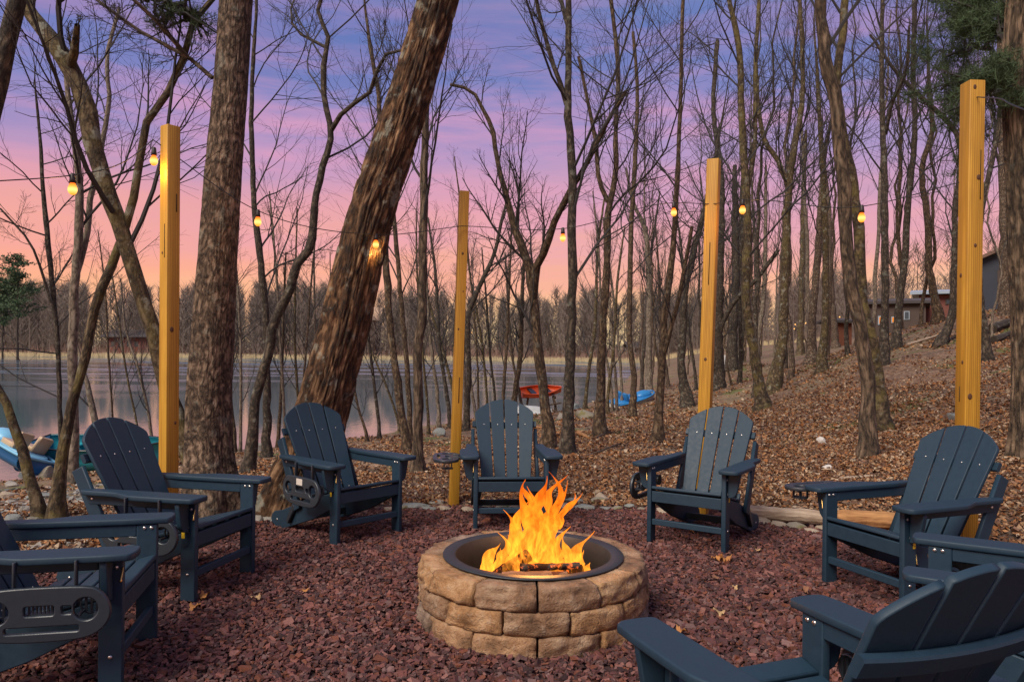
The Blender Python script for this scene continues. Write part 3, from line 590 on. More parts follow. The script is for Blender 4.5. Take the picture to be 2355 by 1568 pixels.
# thin saplings along the near shore, each read off the picture
SAP = [(845, 1015, 812, 880, 7), (872, 1010, 838, 690, 8), (918, 975, 852, 800, 6), (985, 1000, 958, 600, 7), (1010, 985, 975, 560, 9), (1035, 985, 1000, 620, 10), (1050, 960, 985, 690, 8), (1095, 985, 1070, 760, 8),
       (1120, 905, 1082, 640, 7), (1140, 930, 1118, 690, 7), (1180, 915, 1200, 690, 14), (1100, 900, 1060, 480, 6), (540, 1040, 522, 700, 9), (552, 1010, 545, 640, 7), (528, 1000, 530, 560, 8), (640, 1020, 652, 700, 8), (655, 1010, 630, 560, 7), (690, 960, 680, 600, 6), (735, 930, 722, 640, 6),
       (322, 980, 268, 700, 5), (350, 960, 290, 760, 7), (262, 930, 240, 650, 5), (1345, 930, 1375, 560, 9), (1395, 950, 1420, 640, 8), (1408, 945, 1375, 560, 7), (1418, 945, 1395, 620, 7), (1430, 935, 1405, 640, 7), (1475, 900, 1500, 560, 8), (1535, 890, 1515, 640, 8), (1600, 900, 1565, 560, 7),
       (1680, 850, 1690, 500, 22), (1702, 835, 1703, 520, 16), (1738, 845, 1760, 500, 12), (1840, 815, 1848, 420, 14), (1920, 800, 1905, 480, 14), (1800, 760, 1806, 500, 14), (1155, 960, 1172, 620, 9), (1068, 930, 1062, 640, 6), (1200, 930, 1168, 700, 8), (690, 1000, 720, 600, 6), (768, 985, 760, 700, 5)]
ORD = ['leftmost', 'second', 'third', 'fourth', 'fifth', 'sixth', 'seventh', 'eighth', 'ninth', 'tenth', 'eleventh', 'twelfth', 'thirteenth', 'fourteenth', 'fifteenth', 'sixteenth', 'seventeenth', 'eighteenth', 'nineteenth', 'twentieth', 'twenty-first', 'twenty-second', 'twenty-third', 'twenty-fourth', 'twenty-fifth', 'twenty-sixth', 'twenty-seventh', 'twenty-eighth']
def szone(x): return 'left of the furrowed trunk' if x < 700 else 'around the central post' if x < 1250 else 'left of the third post' if x < 1620 else 'on the slope right of the third post'
SAP.sort(); szn = {}
for i, (bx_, by_, tx, ty, wd) in enumerate(SAP):
    mx, my = (bx_ + tx) / 2 + rnd.uniform(-8, 8), (by_ + ty) / 2
    side = szone(bx_); szn[side] = szn.get(side, -1) + 1; k_ = szn[side]; lab_ = ('leftmost' if k_ == 0 else ORD[k_] + ' from left') + ' of the thin young trees ' + side
    T(lab_, [(bx_, by_), (mx, my), (tx, ty), (tx + (tx - bx_) * .35 + rnd.uniform(-10, 10), ty - 120)], [wd * 1.2, wd, wd * .85, wd * .5], rnd.choice(['brown', 'pale', 'olive', 'dark', 'grey']), group='thin young trees along the shore and slope', name='sapling', n1=10, n2=7, n3=5, topH=None, t0=.25, sides=6, lf1=.26, ang=.6, up=.14)

# hillside forest: prototypes, then copies
def proto(seed, Ht, r, bark, bend, n1, t0):
    rg = np.random.default_rng(seed); k = 22; z = np.linspace(0, Ht, k); off = np.cumsum(rg.normal(0, bend, (k, 2)), 0); off -= off[0]
    line = np.column_stack([off, z - .3]); rad = r * (1 - .8 * (z / Ht) ** 1.1); rad[0] *= 1.6; rad[1] *= 1.1
    o = empty('bare_tree', (0, 0, 0)); V, q, uv = tubes(line[None], rad[None], 8); link('trunk', mesh('trunk', V, q, True, uv, mat=BARK[bark]), o)
    V, q, uv = crown_mesh(rg, line, rad, t0, n1, 6, 4, .26, .5, .16, .1, .004); link('crown', mesh('crown', V, q, False, mat=TWIG), o); return o
PR = [proto(101, 13, .075, 'brown', .07, 12, .3), proto(102, 15, .09, 'grey', .07, 12, .35), proto(103, 12, .07, 'brown', .11, 13, .25), proto(104, 14, .08, 'dark', .10, 11, .35), proto(105, 10, .05, 'pale', .08, 16, .25), proto(106, 16, .11, 'pale', .04, 14, .4)]
rr = random.Random(21); used = []; PLACED = []
def place_tree(x, y, s, zone, j):
    p = PR[j]
    if not p.get('label'): o = p
    else: o = copy_tree(p)
    o.location = (x, y, gz(x, y)); o.rotation_euler = (rr.uniform(-.05, .05), rr.uniform(-.07, .05), rr.uniform(0, 6.28)); o.scale = (s, s, s)
    used.append((x, y)); tag(o, 'tree', 'tree', 'bare trees filling the wood behind'); PLACED.append((x, y, o))
Z1 = ('bare tree in the crowd of trunks on the wooded slope right of the third post', 'bare trees crowding the wooded slope')
Z2 = ('bare tree in the thicket above the far end of the bank, left of the third post', 'bare trees in the thicket left of the third post')
Z3 = ('slim bare tree far up the slope, near the houses', 'bare trees around the hillside houses')
cnt = 0
for _ in range(6000):
    if cnt >= 62: break
    a = rr.uniform(.17, .78); y = rr.choice([rr.uniform(17, 34), rr.uniform(28, 60), rr.uniform(40, 75)]); x = a * y
    g = gz(x, y)
    if g < WL + .25 or (y < 24 and rr.random() < .6): continue
    if any((x - u) ** 2 + (y - v_) ** 2 < 1.4 for u, v_ in used): continue
    px = CX + F * a
    if y < 30 and (1580 < px < 1700 or 1420 < px < 1520): continue
    if 30 < y < 62 and .48 < a < .72 and rr.random() < .6: continue
    place_tree(x, y, rr.uniform(.65, 1.1), Z2 if a < .25 else (Z3 if y > 42 else Z1), rr.randrange(6)); cnt += 1
# more distant trees along the right bank of the lake
ZB = ('bare tree standing far off along the right bank of the lake', 'bare trees along the right bank of the lake')
for _ in range(28):
    y = rr.uniform(42, 130); x = 4 + (y - 38) * .2 + rr.uniform(.8, 12)
    place_tree(x, y, rr.uniform(.75, 1.25), ZB, rr.randrange(6))
for p in PR:
    if not p.get('label'): bpy.data.objects.remove(p)

LM = [(1060, 'central post'), (1235, 'forked middle trunk'), (1312, 'straight lichened trunk'), (1390, 'flared root trunk'), (1490, 'smooth pale trunk'), (1560, 'scarred slanting trunk'), (1628, 'third post'), (1725, 'mossy bulb trunk'), (1805, 'leaning forked trunk'), (1890, 'bare slope trunk'), (1970, 'close trunk pair'), (2032, 'cabin trunk'), (2090, 'dark leaning trunk'), (2145, 'crooked trunk'), (2222, 'tallest post'), (2308, 'upper slope trunk'), (2360, 'right edge trunk'), (9999, 'picture edge')]
zz = {}
for x, y, o in PLACED: px = CX + F * x / y; zi = max([i for i, l_ in enumerate(LM) if l_[0] <= px] + [0]); zz.setdefault(zi, []).append((y, o))
for zi, ls in zz.items():
    ls.sort(key=lambda q_: q_[0])
    for i, (y, o) in enumerate(ls): o['label'] = ('nearest' if i == 0 else (ORD[i] if i < len(ORD) else 'last') + ' nearest') + ' filler tree between the ' + LM[zi][1] + ' and the ' + LM[zi + 1][1]; o['label'] = o['label'].replace('filler tree', 'bare tree')
# pine boughs
def needles(rg, line, n, L, spread, size=.11):
    k = len(line); i = rg.integers(1, k, n); c = line[i] + rg.normal(0, 1, (n, 3)) * np.array(spread)
    vs = []; m = 9
    d = rg.normal(size=(n, m, 3)); d[..., 2] += .5; d /= np.linalg.norm(d, axis=-1, keepdims=True); d *= size * rg.uniform(.6, 1.3, (n, m, 1))
    s = np.cross(d, rg.normal(size=(n, m, 3))); s /= np.linalg.norm(s, axis=-1, keepdims=True); s *= .0024 * L
    V = np.stack([c[:, None] - s, c[:, None] + s, c[:, None] + d], 2).reshape(-1, 3); return V
def bough(parent, a, b, sag, n, spread, seed, L=1.0, size=.11):
    rg = np.random.default_rng(seed); a = np.array(a); b = np.array(b); t_ = np.linspace(0, 1, 14)[:, None]
    line = a + (b - a) * t_ + np.array([0, 0, sag]) * (4 * t_ * (1 - t_)) + rg.normal(0, .03, (14, 3)); base = np.array(parent.location)
    P1, R1 = line[None], np.linspace(.028, .008, 14)[None]
    P2, R2 = spawn(rg, P1, R1, 16, .2, 1., .3, .9, 6, .02, .12, .6, .4)
    V, q, uv = join([tubes(P1, R1, 5), tubes(P2, R2, 4)]); o = link('bough', mesh('bough', V - base, q, mat=TWIG), parent)
    pts = np.concatenate([line[5:], P2[:, 2:].reshape(-1, 3)]); V = needles(rg, pts, n, L, spread, size)
    link('needle_sprays', mesh('needle_sprays', V - base, np.arange(len(V)).reshape(-1, 3), mat=NEEDLE), o)
big = [o for o in TREES if 'peeling' in o['label']][0]; yb = big.location.y
for i, (x0, y0, x1, y1, dy) in enumerate([(2325, 105, 2215, 50, .5), (2322, 60, 2190, 0, 1.5), (2330, 180, 2160, 205, 2.), (2330, 140, 2130, 130, 2.5), (2335, 200, 2250, 190, -.3), (2330, 20, 2240, -20, .8), (2325, 205, 2185, 235, 2.8)]):
    bough(big, at(x0, y0, yb), at(x1, y1, yb + dy), .08, 800, (.06, .06, .03), 300 + i, 1.0, .085)
st = [o for o in TREES if 'thick straight' in o['label']][0]; yb = st.location.y
for i, (x0, y0, x1, y1) in enumerate([(440, 25, 365, 62), (400, 10, 470, 78), (330, 0, 455, 40)]):
    bough(st, at(x0, y0, yb), at(x1, y1, yb), .05, 170, (.045, .06, .012), 340 + i, .7, .05)
# white pine across the lake at the left, hemlocks on the bank
def pine(px, py, Y, Ht, label, seed, dens=1.0):
    rg = np.random.default_rng(seed); c = at(px, py, Y); b = np.array([c[0], Y, gz(c[0], Y)]); Ht = c[2] - b[2]
    o = empty('pine_tree', tuple(b)); k = 10; line = np.column_stack([rg.normal(0, .05, k), rg.normal(0, .05, k), np.linspace(0, Ht, k)]); rad = np.linspace(Ht * .012, .04, k)
    V, q, uv = tubes(line[None], rad[None], 6); link('trunk', mesh('trunk', V, q, True, uv, mat=BARK['dark']), o)
    n = int(46 * dens); P, Rr = spawn(rg, line[None], rad[None], n, .45, .99, .26, 1.35, 6, .03, .06, .4, .4); tv, tq, _ = tubes(P, Rr, 3)
    pts = P[:, 1:].reshape(-1, 3); m = 3800; c = pts[rg.integers(0, len(pts), m)] + rg.normal(0, 1, (m, 3)) * np.array([.55, .55, .16]); d = rg.normal(size=(m, 3)); d /= np.linalg.norm(d, axis=1, keepdims=True)
    s = np.cross(d, rg.normal(size=(m, 3))); s /= np.linalg.norm(s, axis=1, keepdims=True); V = np.stack([c - s * .14, c + s * .14, c + d * .5], 1).reshape(-1, 3)
    link('crown', mesh('crown', np.concatenate([tv, V]), [tq, np.arange(len(V)).reshape(-1, 3) + len(tv)], mat=NEEDLE), o); tag(o, label, 'tree'); return o
pine(42, 590, 150, 0, 'green topped pine across the lake at the left edge', 1)
pine(8, 640, 175, 0, 'lower dark pine across the lake beside the green topped one', 2)

# ================================================================ chairs
def M_poly():
    m = new_mat('navy_recycled_plastic'); t = NT(m.node_tree); co = t.coord()['Object']
    n = t.noise(t.mapping(co, (4, 4, 4)), 9, 5, .7)[0]; g = t.noise(co, 240, 3, .6)[0]
    c = t.mix(n, (.009, .026, .045), (.016, .042, .070))
    t.pbr(c, t.mapr(n, .3, .7, .50, .66), t.bump(g, .12, .002), **{'Specular IOR Level': .38}); return m
POLY = M_poly()
POLYD = M_simple('dark_moulded_plastic', (.022, .030, .040), .38, .2, 30, .1)
STEEL = M_simple('bolt_steel', (.75, .72, .66), .3, .1, 40, 0, 1.0)
BRASS = M_simple('brass_pin', (.65, .42, .14), .35, .1, 40, 0, 1.0)
YEL = M_simple('yellow_sticker', (.75, .48, .02), .6, .08, 60)
BEI = M_simple('beige_sticker', (.62, .55, .48), .6, .05, 60)
WARN = M_simple('sticker_print', (.10, .07, .02), .6, .05, 60)
AH, LW = .575, .274
def tray_mesh():
    s = .47 / 2
    ol = smooth_poly([(-.15, 0), (.15, 0), (.20, -.02), (.235, -.075), (.235, -.13), (.19, -.185), (.11, -.205), (-.11, -.205), (-.19, -.185), (-.235, -.13), (-.235, -.075), (-.20, -.02)], 2)
    h = [circ(-.155, -.09, .043, 22), circ(.135, -.088, .043, 22), rrect(.10, .035, .006, -.01, -.088, 2), rrect(.034, .03, .004, .083, -.088, 1), rrect(.25, .022, .006, .0, -.158, 2)]
    h[1] = circ(.148, -.088, .043, 22)
    return ol, h
def chair_meshes():
    D = {}
    D['leg'] = plate('leg', rrect(.09, AH - .028, .004, 0, (AH - .028) / 2, 2), .032, .005, M=MYZ(0), mat=POLY)
    D['bracket'] = plate('arm_bracket', [(0, 0), (.088, 0), (.084, -.03), (.066, -.12), (.058, -.145), (.04, -.163), (.02, -.17), (0, -.172)], .028, .004, M=MXZ(0), mat=POLY)
    xs = [(-.068, .085), (-.058, .10), (-.03, .108), (.03, .108), (.062, .098), (.078, .075), (.078, -.26), (.072, -.31), (.045, -.37), (.022, -.42), (.016, -.47), (.018, -.60), (.012, -.665), (-.02, -.675), (-.068, -.665)]
    D['armR'] = plate('arm', smooth_poly(xs, 1), .028, .006, M=Matrix.Translation((0, 0, AH - .014)), mat=POLY)
    D['armL'] = plate('arm', smooth_poly([(-x, y) for x, y in xs[::-1]], 1), .028, .006, M=Matrix.Translation((0, 0, AH - .014)), mat=POLY)
    D['arm_rail'] = plate('arm_rail', rrect(.60, .055, .005, -.345, AH - .028 - .0285, 2), .028, .004, M=MYZ(0), mat=POLY)
    rail = [(.0, .372), (.0, .275), (-.30, .135), (-.70, .0), (-.82, .0), (-.875, .018), (-.895, .05), (-.88, .088), (-.84, .115), (-.74, .135), (-.50, .225), (-.40, .268)]
    D['side_rail'] = plate('side_rail', rail, .028, .005, M=MYZ(0), mat=POLY)
    D['apron'] = plate('front_apron', rrect(2 * LW - .034, .078, .004, 0, .330, 2), .026, .004, M=MXZ(.024), mat=POLY)
    D['stretch'] = plate('stretcher', rrect(2 * LW - .034, .042, .004, 0, .145, 2), .028, .004, M=MXZ(.016), mat=POLY)
    D['rear_stretch'] = plate('rear_stretcher', rrect(2 * LW - .08, .05, .004, 0, .085, 2), .026, .004, M=MXZ(-.60), mat=POLY)
    rot = Matrix.Rotation(math.atan2(.104, .42), 3, 'X')
    sl = []
    for i in range(5):
        y = .012 - i * .089; z = .388 + (y - .012) * .247
        sl.append(board('seat_slat', 2 * LW - .036, .079, .022, (0, y - .006, z), rot, .006, POLY))
    D['seat'] = sl
    # back: plane through (y -.415, z .235) to (y -.796, z .945)
    y0, z0, y1, z1 = -.405, .215, -.796, .945; Lb = math.hypot(y1 - y0, z1 - z0); uy, uz = (y1 - y0) / Lb, (z1 - z0) / Lb
    def MB(x, ang, off): # local (u right, v up the back, n forward)
        n = Vector((0, uz, -uy)); up = Vector((0, uy, uz)); rt = Vector((1, 0, 0)); c, s = math.cos(ang), math.sin(ang)
        rt2 = rt * c + n * s; n2 = n * c - rt * s
        return Matrix(((rt2.x, up.x, n2.x, x), (rt2.y, up.y, n2.y, y0 + n.y * off), (rt2.z, up.z, n2.z, z0 + n.z * off), (0, 0, 0, 1)))
    D['MB'] = MB; D['Lb'] = Lb
    wb, wt, gap = .196, .254, .0125; D['back'] = []
    def top(x): return Lb - .127 * (abs(x) / wt) ** 2.1
    for i in range(4):
        f0, f1 = -1 + i * .5, -.5 + i * .5; g0 = 0 if i == 0 else gap / 2; g1 = 0 if i == 3 else gap / 2
        bl, br, tl, tr = wb * f0 + g0, wb * f1 - g1, wt * f0 + g0, wt * f1 - g1; cx = (tl + tr) / 2
        pts = [(bl, 0), (br, 0)] + [(bl * 0 + tr + (tl - tr) * k / 8, top(tr + (tl - tr) * k / 8)) for k in range(9)]
        if i == 0: pts[-1] = (tl + .004, top(tl) - .0); pts.append((tl, top(tl) - .012))
        if i == 3: pts[2] = (tr - .004, top(tr)); pts.insert(2, (tr, top(tr) - .012))
        ang = math.atan(.56 * cx); off = .28 * cx * cx
        pts = [(x - cx, y_) for x, y_ in pts]
        D['back'].append(plate('back_slat', pts, .021, .0035, M=MB(cx, ang, off), mat=POLY))
    D['lower'] = plate('back_rail', rrect(.46, .07, .006, 0, .10, 2), .024, .004, M=MB(0, 0, -.027), mat=POLY)
    # curved rail behind the slats
    n = 13; bm = bmesh.new(); rows = []
    up = Vector((0, uy, uz)); nn = Vector((0, uz, -uy))
    for k in range(n):
        x = -.275 + .55 * k / (n - 1); bow = .040 * (1 - (x / .275) ** 2); cpt = Vector((x, y0, z0)) + up * .60 + nn * (.004 - bow * .55)
        rows.append([bm.verts.new(cpt + up * a + nn * b) for a, b in ((-.022, 0), (.022, 0), (.027, -.006), (.027, -.020), (.022, -.026), (-.022, -.026), (-.027, -.020), (-.027, -.006))])
    for a, b in zip(rows[:-1], rows[1:]):
        for j in range(8): bm.faces.new((a[j], b[j], b[(j + 1) % 8], a[(j + 1) % 8]))
    bm.faces.new(rows[0]); bm.faces.new(rows[-1][::-1]); bmesh.ops.recalc_face_normals(bm, faces=bm.faces)
    me = bpy.data.meshes.new('curved_back_rail'); bm.to_mesh(me); bm.free(); me.materials.append(POLY); D['curved'] = me
    post = [(-.695, .70), (-.765, .665), (-.515, .165), (-.445, .20)]
    D['post'] = plate('rear_post', post, .028, .005, M=MYZ(0), mat=POLY)
    D['cleat'] = plate('folding_cleat', [(-.60, .06), (-.625, .085), (-.54, .215), (-.505, .20)], .03, .004, M=MYZ(0), mat=POLYD)
    V, Q = revolve([(.0001, .004), (.004, .0038), (.0075, .0025), (.0085, 0), (.0085, -.002)], 10); D['bolt'] = mesh('bolt', V, Q, True, mat=STEEL)
    V, Q = revolve([(.0001, 0), (.0035, 0), (.0035, .05), (.0055, .052), (.0055, .058), (.0001, .06)], 8); D['pin'] = mesh('locking_pin', V, Q, True, mat=BRASS)
    D['yellow'] = plate('yellow_label', rrect(.020, .050, .002, n=1), .0012, .0003, M=MYZ(0), mat=YEL)
    ol, h = tray_mesh(); D['tray'] = plate('tray_plate', ol, .022, .005, h, mat=POLYD)
    # cup baskets: ring, three bars and a floor strip under each round hole
    def basket(cx):
        P = []
        V, Q = revolve([(.036, -.002), (.041, -.002), (.041, -.010), (.036, -.010)], 20, True); V[:, 0] += cx; V[:, 1] -= .088; V[:, 2] -= .055; P.append((V, Q, V[:, :2]))
        for dx in (-.020, 0, .020): 
            b, q_ = lattice_box(1, 1, 1); b = b * (.0045, .036, .003) + (cx + dx, -.088, -.064); P.append((b, q_, b[:, :2]))
        for a in (0, 1.57, 3.14, 4.71):
            b, q_ = lattice_box(1, 1, 1); b = b * (.005, .005, .028) + (cx + .040 * math.cos(a + .78), -.088 + .040 * math.sin(a + .78), -.034); P.append((b, q_, b[:, :2]))
        V, q, u = join(P); return mesh('cup_basket', V, q, mat=POLYD)
    D['basket'] = [basket(-.155), basket(.148)]
    P = []
    for k in range(7):
        b, q_ = lattice_box(1, 1, 1); b = b * (.003, .018, .004) + (-.05 + k * .013, -.088, -.012); P.append((b, q_, b[:, :2]))
    b, q_ = lattice_box(1, 1, 1); b = b * (.055, .003, .014) + (-.01, -.106, -.02); P.append((b, q_, b[:, :2]))
    V, q, u = join(P); D['grille'] = mesh('slot_grille', V, q, mat=STEEL if False else POLYD)
    D['hinge'] = board('hinge_arm', .026, .010, .11, (0, 0, 0), None, .002, POLYD)
    D['sticker'] = plate('beige_label', rrect(.075, .045, .002, n=1), .0012, .0003, mat=BEI)
    return D
CM = chair_meshes()
def rot_about(o, rx=0, ry=0, rz=0): o.rotation_euler = (rx, ry, rz)
def make_chair(x, y, th, label, tray, yellow=(), beige=False):
    D = CM; root = empty('adirondack_chair', (x, y, 0.004), R(th - 90)); tag(root, label, 'chair', 'navy blue adirondack chairs round the fire pit')
    def add(me, loc=(0, 0, 0), par=root, rot=(0, 0, 0), name=None):
        o = link(name or me.name.split('.')[0], me, par); o.location = loc; o.rotation_euler = rot; return o
    for s in (1, -1):
        add(D['leg'], (s * LW, 0, 0)); add(D['arm_rail'], (s * LW, 0, 0)); add(D['side_rail'], (s * (LW - .0325), 0, 0)); add(D['post'], (s * (LW - .003), 0, 0)); add(D['cleat'], (s * (LW - .002), 0, 0))
        b = add(D['bracket'], (s * (LW + .0165), -.005, AH - .0285)); b.scale = (s, 1, 1)
        add(D['armR'] if s > 0 else D['armL'], (s * (LW + .043), 0, 0))
        bx = s * (LW + .0165)
        for yy, zz in ((.02, .50), (-.022, .50), (.0, .40), (.0, .145)): add(D['bolt'], (bx, yy, zz) if s > 0 else (bx, yy, zz), rot=(0, s * math.pi / 2, 0))
        add(D['bolt'], (-bx + s * (LW * 2 + .033 - .0325 * 0) if False else s * (LW + .0145), -.62, .522), rot=(0, s * math.pi / 2, 0))
        add(D['bolt'], (s * (LW - .0325 + .0145), -.80, .055), rot=(0, s * math.pi / 2, 0))
        for k in (0, 1): add(D['bolt'], (s * (LW - .0165), .02 - k * .03, .53), rot=(0, -s * math.pi / 2, 0))
        add(D['pin'], (s * (LW - .0325 + .02) , -.075, .30) if s < 0 else (s * (LW + .02), .045, .50), rot=(R(172), 0, 0)) if (s > 0 or True) else None
        if s in yellow: add(D['yellow'], (s * (LW + .0168), -.028, .365))
    add(D['apron']); add(D['stretch']); add(D['rear_stretch']); add(D['lower']); add(D['curved'])
    for m in D['seat']: add(m)
    for i, m in enumerate(D['back']):
        o = add(m)
        MB = D['MB']
        for vv in (.10, .59):
            wv = .196 + .058 * vv / D['Lb']; cx = wv * (-.75 + i * .5); p = MB(cx, 0, .0115 + .28 * cx * cx) @ Vector((0, vv, 0))
            q = add(D['bolt'], p, rot=(0, 0, 0)); q.scale = (.55, .55, .5); q.rotation_euler = (-math.atan2(.73, .391), 0, 0)
    # folding cup tray on the sitter's right
    if tray == 'down':
        tr = add(D['tray'], (LW + .148, -.195, .475), rot=(R(90), 0, R(90)))
    else:
        tr = add(D['tray'], (LW + .128, -.12, AH - .040), rot=(0, 0, R(90)))
        # plate's hinge edge (local +v side) faces the arm
    tr.name = 'cup_tray'
    for m in D['basket']: o = link('cup_basket', m, tr)
    link('slot_grille', D['grille'], tr)
    if beige: o = link('beige_label', D['sticker'], tr); o.location = (-.01, -.036, .0118)
    for yy in (-.09, -.30) if tray == 'down' else (-.05, -.19):
        if tray == 'down': h = add(D['hinge'], (LW + .125, yy, .51), rot=(0, R(0), 0), name='hinge_arm')
        else: h = add(D['hinge'], (LW + .12, yy, AH - .034), rot=(0, R(90), 0), name='hinge_arm')
    return root
CH = [
 (-1.642, 3.266, 12.4, 'navy chair cut off by the left edge, large tray hanging at its side', 'down', (-1,), False),
 (-1.678, 4.362, -13.7, 'navy chair in front of the left post, facing the fire sideways', 'down', (1,), False),
 (-1.043, 5.479, -42.6, 'navy chair in front of the thick leaning trunk, beige label on its tray', 'down', (1,), True),
 (.003, 5.83, -84.8, 'navy chair facing the camera straight behind the fire, tray swung out flat', 'flat', (), False),
 (1.257, 5.355, -123.8, 'navy chair in front of the third post, facing the fire', 'down', (-1,), False),
 (2.02, 4.272, -158.6, 'navy chair in front of the rightmost post, by the pale log', 'flat', (-1,), False),
 (1.718, 3.022, 149.0, 'navy chair at the right edge, mostly hidden behind the nearest chair', 'down', (), False),
 (.71, 2.275, 111.0, 'nearest navy chair at the bottom right corner, seen from behind', 'down', (), False)]
for a in CH: make_chair(*a)

# ================================================================ fire pit
def M_block(i, a, b):
    m = new_mat('tumbled_block_%d' % i); t = NT(m.node_tree); co = t.coord()['Object']
    n = t.noise(co, 9, 6, .65)[0]; n2 = t.noise(t.mapping(co, (1, 1, 1), (i * 3.1, 0, 0)), 26, 5, .7)[0]; g = t.n('ShaderNodeNewGeometry').outputs
    c = t.ramp(n, [(.30, tuple(x * .4 for x in a)), (.48, a), (.66, b)]); c = t.mix(t.mapr(n2, .55, .75, 0, .55), c, (.52, .40, .30)); c = t.mix(t.mapr(n2, .44, .28, 0, .6), c, (.10, .06, .04))
    t.pbr(c, .88, t.bump(t.math('ADD', n2, t.math('MULTIPLY', t.noise(co, 110, 3, .7)[0], .35)) , 1.0, .022)); return m
BM = [M_block(0, (.38, .20, .085), (.52, .33, .18)), M_block(1, (.27, .15, .08), (.40, .27, .17)), M_block(2, (.21, .14, .10), (.34, .25, .19)), M_block(3, (.36, .20, .10), (.50, .32, .18))]
FP = np.array([.12, 3.95]); RT = .315
pit = empty('fire_pit', (FP[0], FP[1], 0)); tag(pit, 'round fire pit of tan stone blocks with a black steel ring', 'fire pit')
LB, LQ = lattice_box(14, 7, 7); rg = np.random.default_rng(77)
for c in range(3):
    z0 = -.012 + c * .109; z1 = z0 + .1045
    for b in range(12):
        a0 = (b + (.5 if c == 1 else .02) + .5) / 12 * 2 * np.pi; half = np.pi / 12 - .008
        P = LB.copy(); rr3 = .06; inner = np.sign(P) * np.maximum(np.abs(P) - rr3, 0); lim = 1 - rr3; core = np.clip(P, -lim, lim); dlt = P - core; ln = np.linalg.norm(dlt, axis=1, keepdims=True)
        P = core + np.where(ln > 1e-6, dlt / np.maximum(ln, 1e-6) * np.minimum(ln, rr3), 0)
        u, w_, zz = P[:, 0], P[:, 1], P[:, 2]
        front = sstep(.2, 1, w_)
        sd_ = 100 * c + b
        nz = fbm(np.stack([u * 2.2 + sd_, w_ * 1.5, zz * 1.6 + sd_ * .7], -1), 3, 31) * .028 + vnoise(np.stack([u * 5 + sd_, w_ * 3, zz * 3], -1), 9) * .005
        rad = .425 + (w_ * .5 + .5) * (.163 + rg.uniform(-.004, .004)) + front * (nz + .006 * (1 - zz ** 2) - .012 * (zz > .3) * (c == 2)) + .004 * (1 - c)
        ang = a0 + half * u * (1 + .004 * front); hz = (z0 + z1) / 2 + zz * (z1 - z0) / 2 + nz * .28
        V = np.stack([rad * np.cos(ang), rad * np.sin(ang), hz], -1); o = link('block', mesh('block', V, LQ, True, mat=BM[rg.integers(0, 4)]), pit)
CHAR = M_simple('black_steel', (.045, .052, .060), .45, .35, 14, .15, .5)
V, Q = revolve([(.405, .02), (.405, RT + .004), (.407, RT + .007), (.469, RT + .008), (.471, RT + .006), (.471, RT + .002), (.410, RT + .001), (.410, .02)], 96, True)
link('steel_ring', mesh('steel_ring', V, Q, True, mat=CHAR), pit)
V, Q = revolve([(.0001, .03), (.2, .035), (.404, .03)], 40); V[:, 2] += vnoise(V * 25, 3) * .012
link('ash_bed', mesh('ash_bed', V, Q, True, mat=M_simple('ash', (.09, .075, .065), .95, .5, 30, .6)), pit)
def M_log(name, c0, c1, ends=(.35, .22, .12), ember=0):
    m = new_mat(name); t = NT(m.node_tree); co = t.coord()['Object']; n = t.noise(t.mapping(co, (3, 22, 22)), 1.5, 5, .65)[0]
    col = t.ramp(n, [(.3, c0), (.7, c1)]); nd = t.pbr(col, .85, t.bump(n, .7, .01))
    if ember: nd.inputs['Emission Color'].default_value = (1, .16, .02, 1); t.l(t.math('MULTIPLY', t.mapr(t.noise(co, 30, 4, .7)[0], .56, .66), ember), nd.inputs['Emission Strength'])
    return m
CHARLOG = M_log('charred_log', (.008, .007, .006), (.05, .035, .028), ember=1.2); SPLIT = M_log('split_firewood', (.10, .05, .028), (.27, .15, .085)); PALE = M_log('barkless_log', (.20, .13, .085), (.46, .37, .28)); ORG = M_log('peeled_orange_log', (.22, .09, .03), (.46, .24, .09))
def log(label, a, b, r, mat, name='log', group=None, cat='log', n=14, sides=12, taper=.85, bend=.02, seed=1):
    rg = np.random.default_rng(seed); a, b = np.array(a, float), np.array(b, float); L = np.linalg.norm(b - a)
    k = n; s = np.linspace(-L / 2, L / 2, k); line = np.column_stack([s, np.cumsum(rg.normal(0, bend * L / k * 3, k)), np.cumsum(rg.normal(0, bend * L / k * 2, k))]); line[:, 1] -= np.linspace(line[0, 1], line[-1, 1], k); line[:, 2] -= np.linspace(line[0, 2], line[-1, 2], k)
    rad = r * np.linspace(1, taper, k) * (1 + rg.normal(0, .04, k)); V, q, uv = tubes(line[None], rad[None], sides)
    V += (vnoise(V * (3 / r) * .35, seed)[:, None]) * r * .10 * np.array([0, 1, 1])
    m = len(V); caps = []
    V = np.concatenate([V, line[:1], line[-1:]]); ring = np.arange(sides); f3 = np.concatenate([np.stack([ring + 1, ring, 0 * ring + m], -1), np.stack([(k - 1) * (sides + 1) + ring, (k - 1) * (sides + 1) + ring + 1, 0 * ring + m + 1], -1)])
    o = link(name, mesh(name, V, [q, f3], False, mat=mat)); d = Vector(b - a); o.location = (a + b) / 2; o.rotation_mode = 'QUATERNION'; o.rotation_quaternion = d.to_track_quat('X', 'Z'); tag(o, label, cat, group); return o
def fpt(x, y, z): return (FP[0] + x, FP[1] + y, z)
log('split log lying across the front of the fire, bark side blackened on top', fpt(-.16, -.13, .215), fpt(.17, -.10, .220), .042, SPLIT, 'firewood_log', seed=2, cat='firewood')
log('charred log glowing on top at the front of the flames', fpt(-.07, -.085, .268), fpt(.24, -.06, .272), .020, CHARLOG, 'firewood_log', seed=3, cat='firewood')
log('charred log leaning at the left side of the flames', fpt(-.22, .0, .17), fpt(-.02, .08, .29), .038, CHARLOG, 'firewood_log', seed=4, cat='firewood')
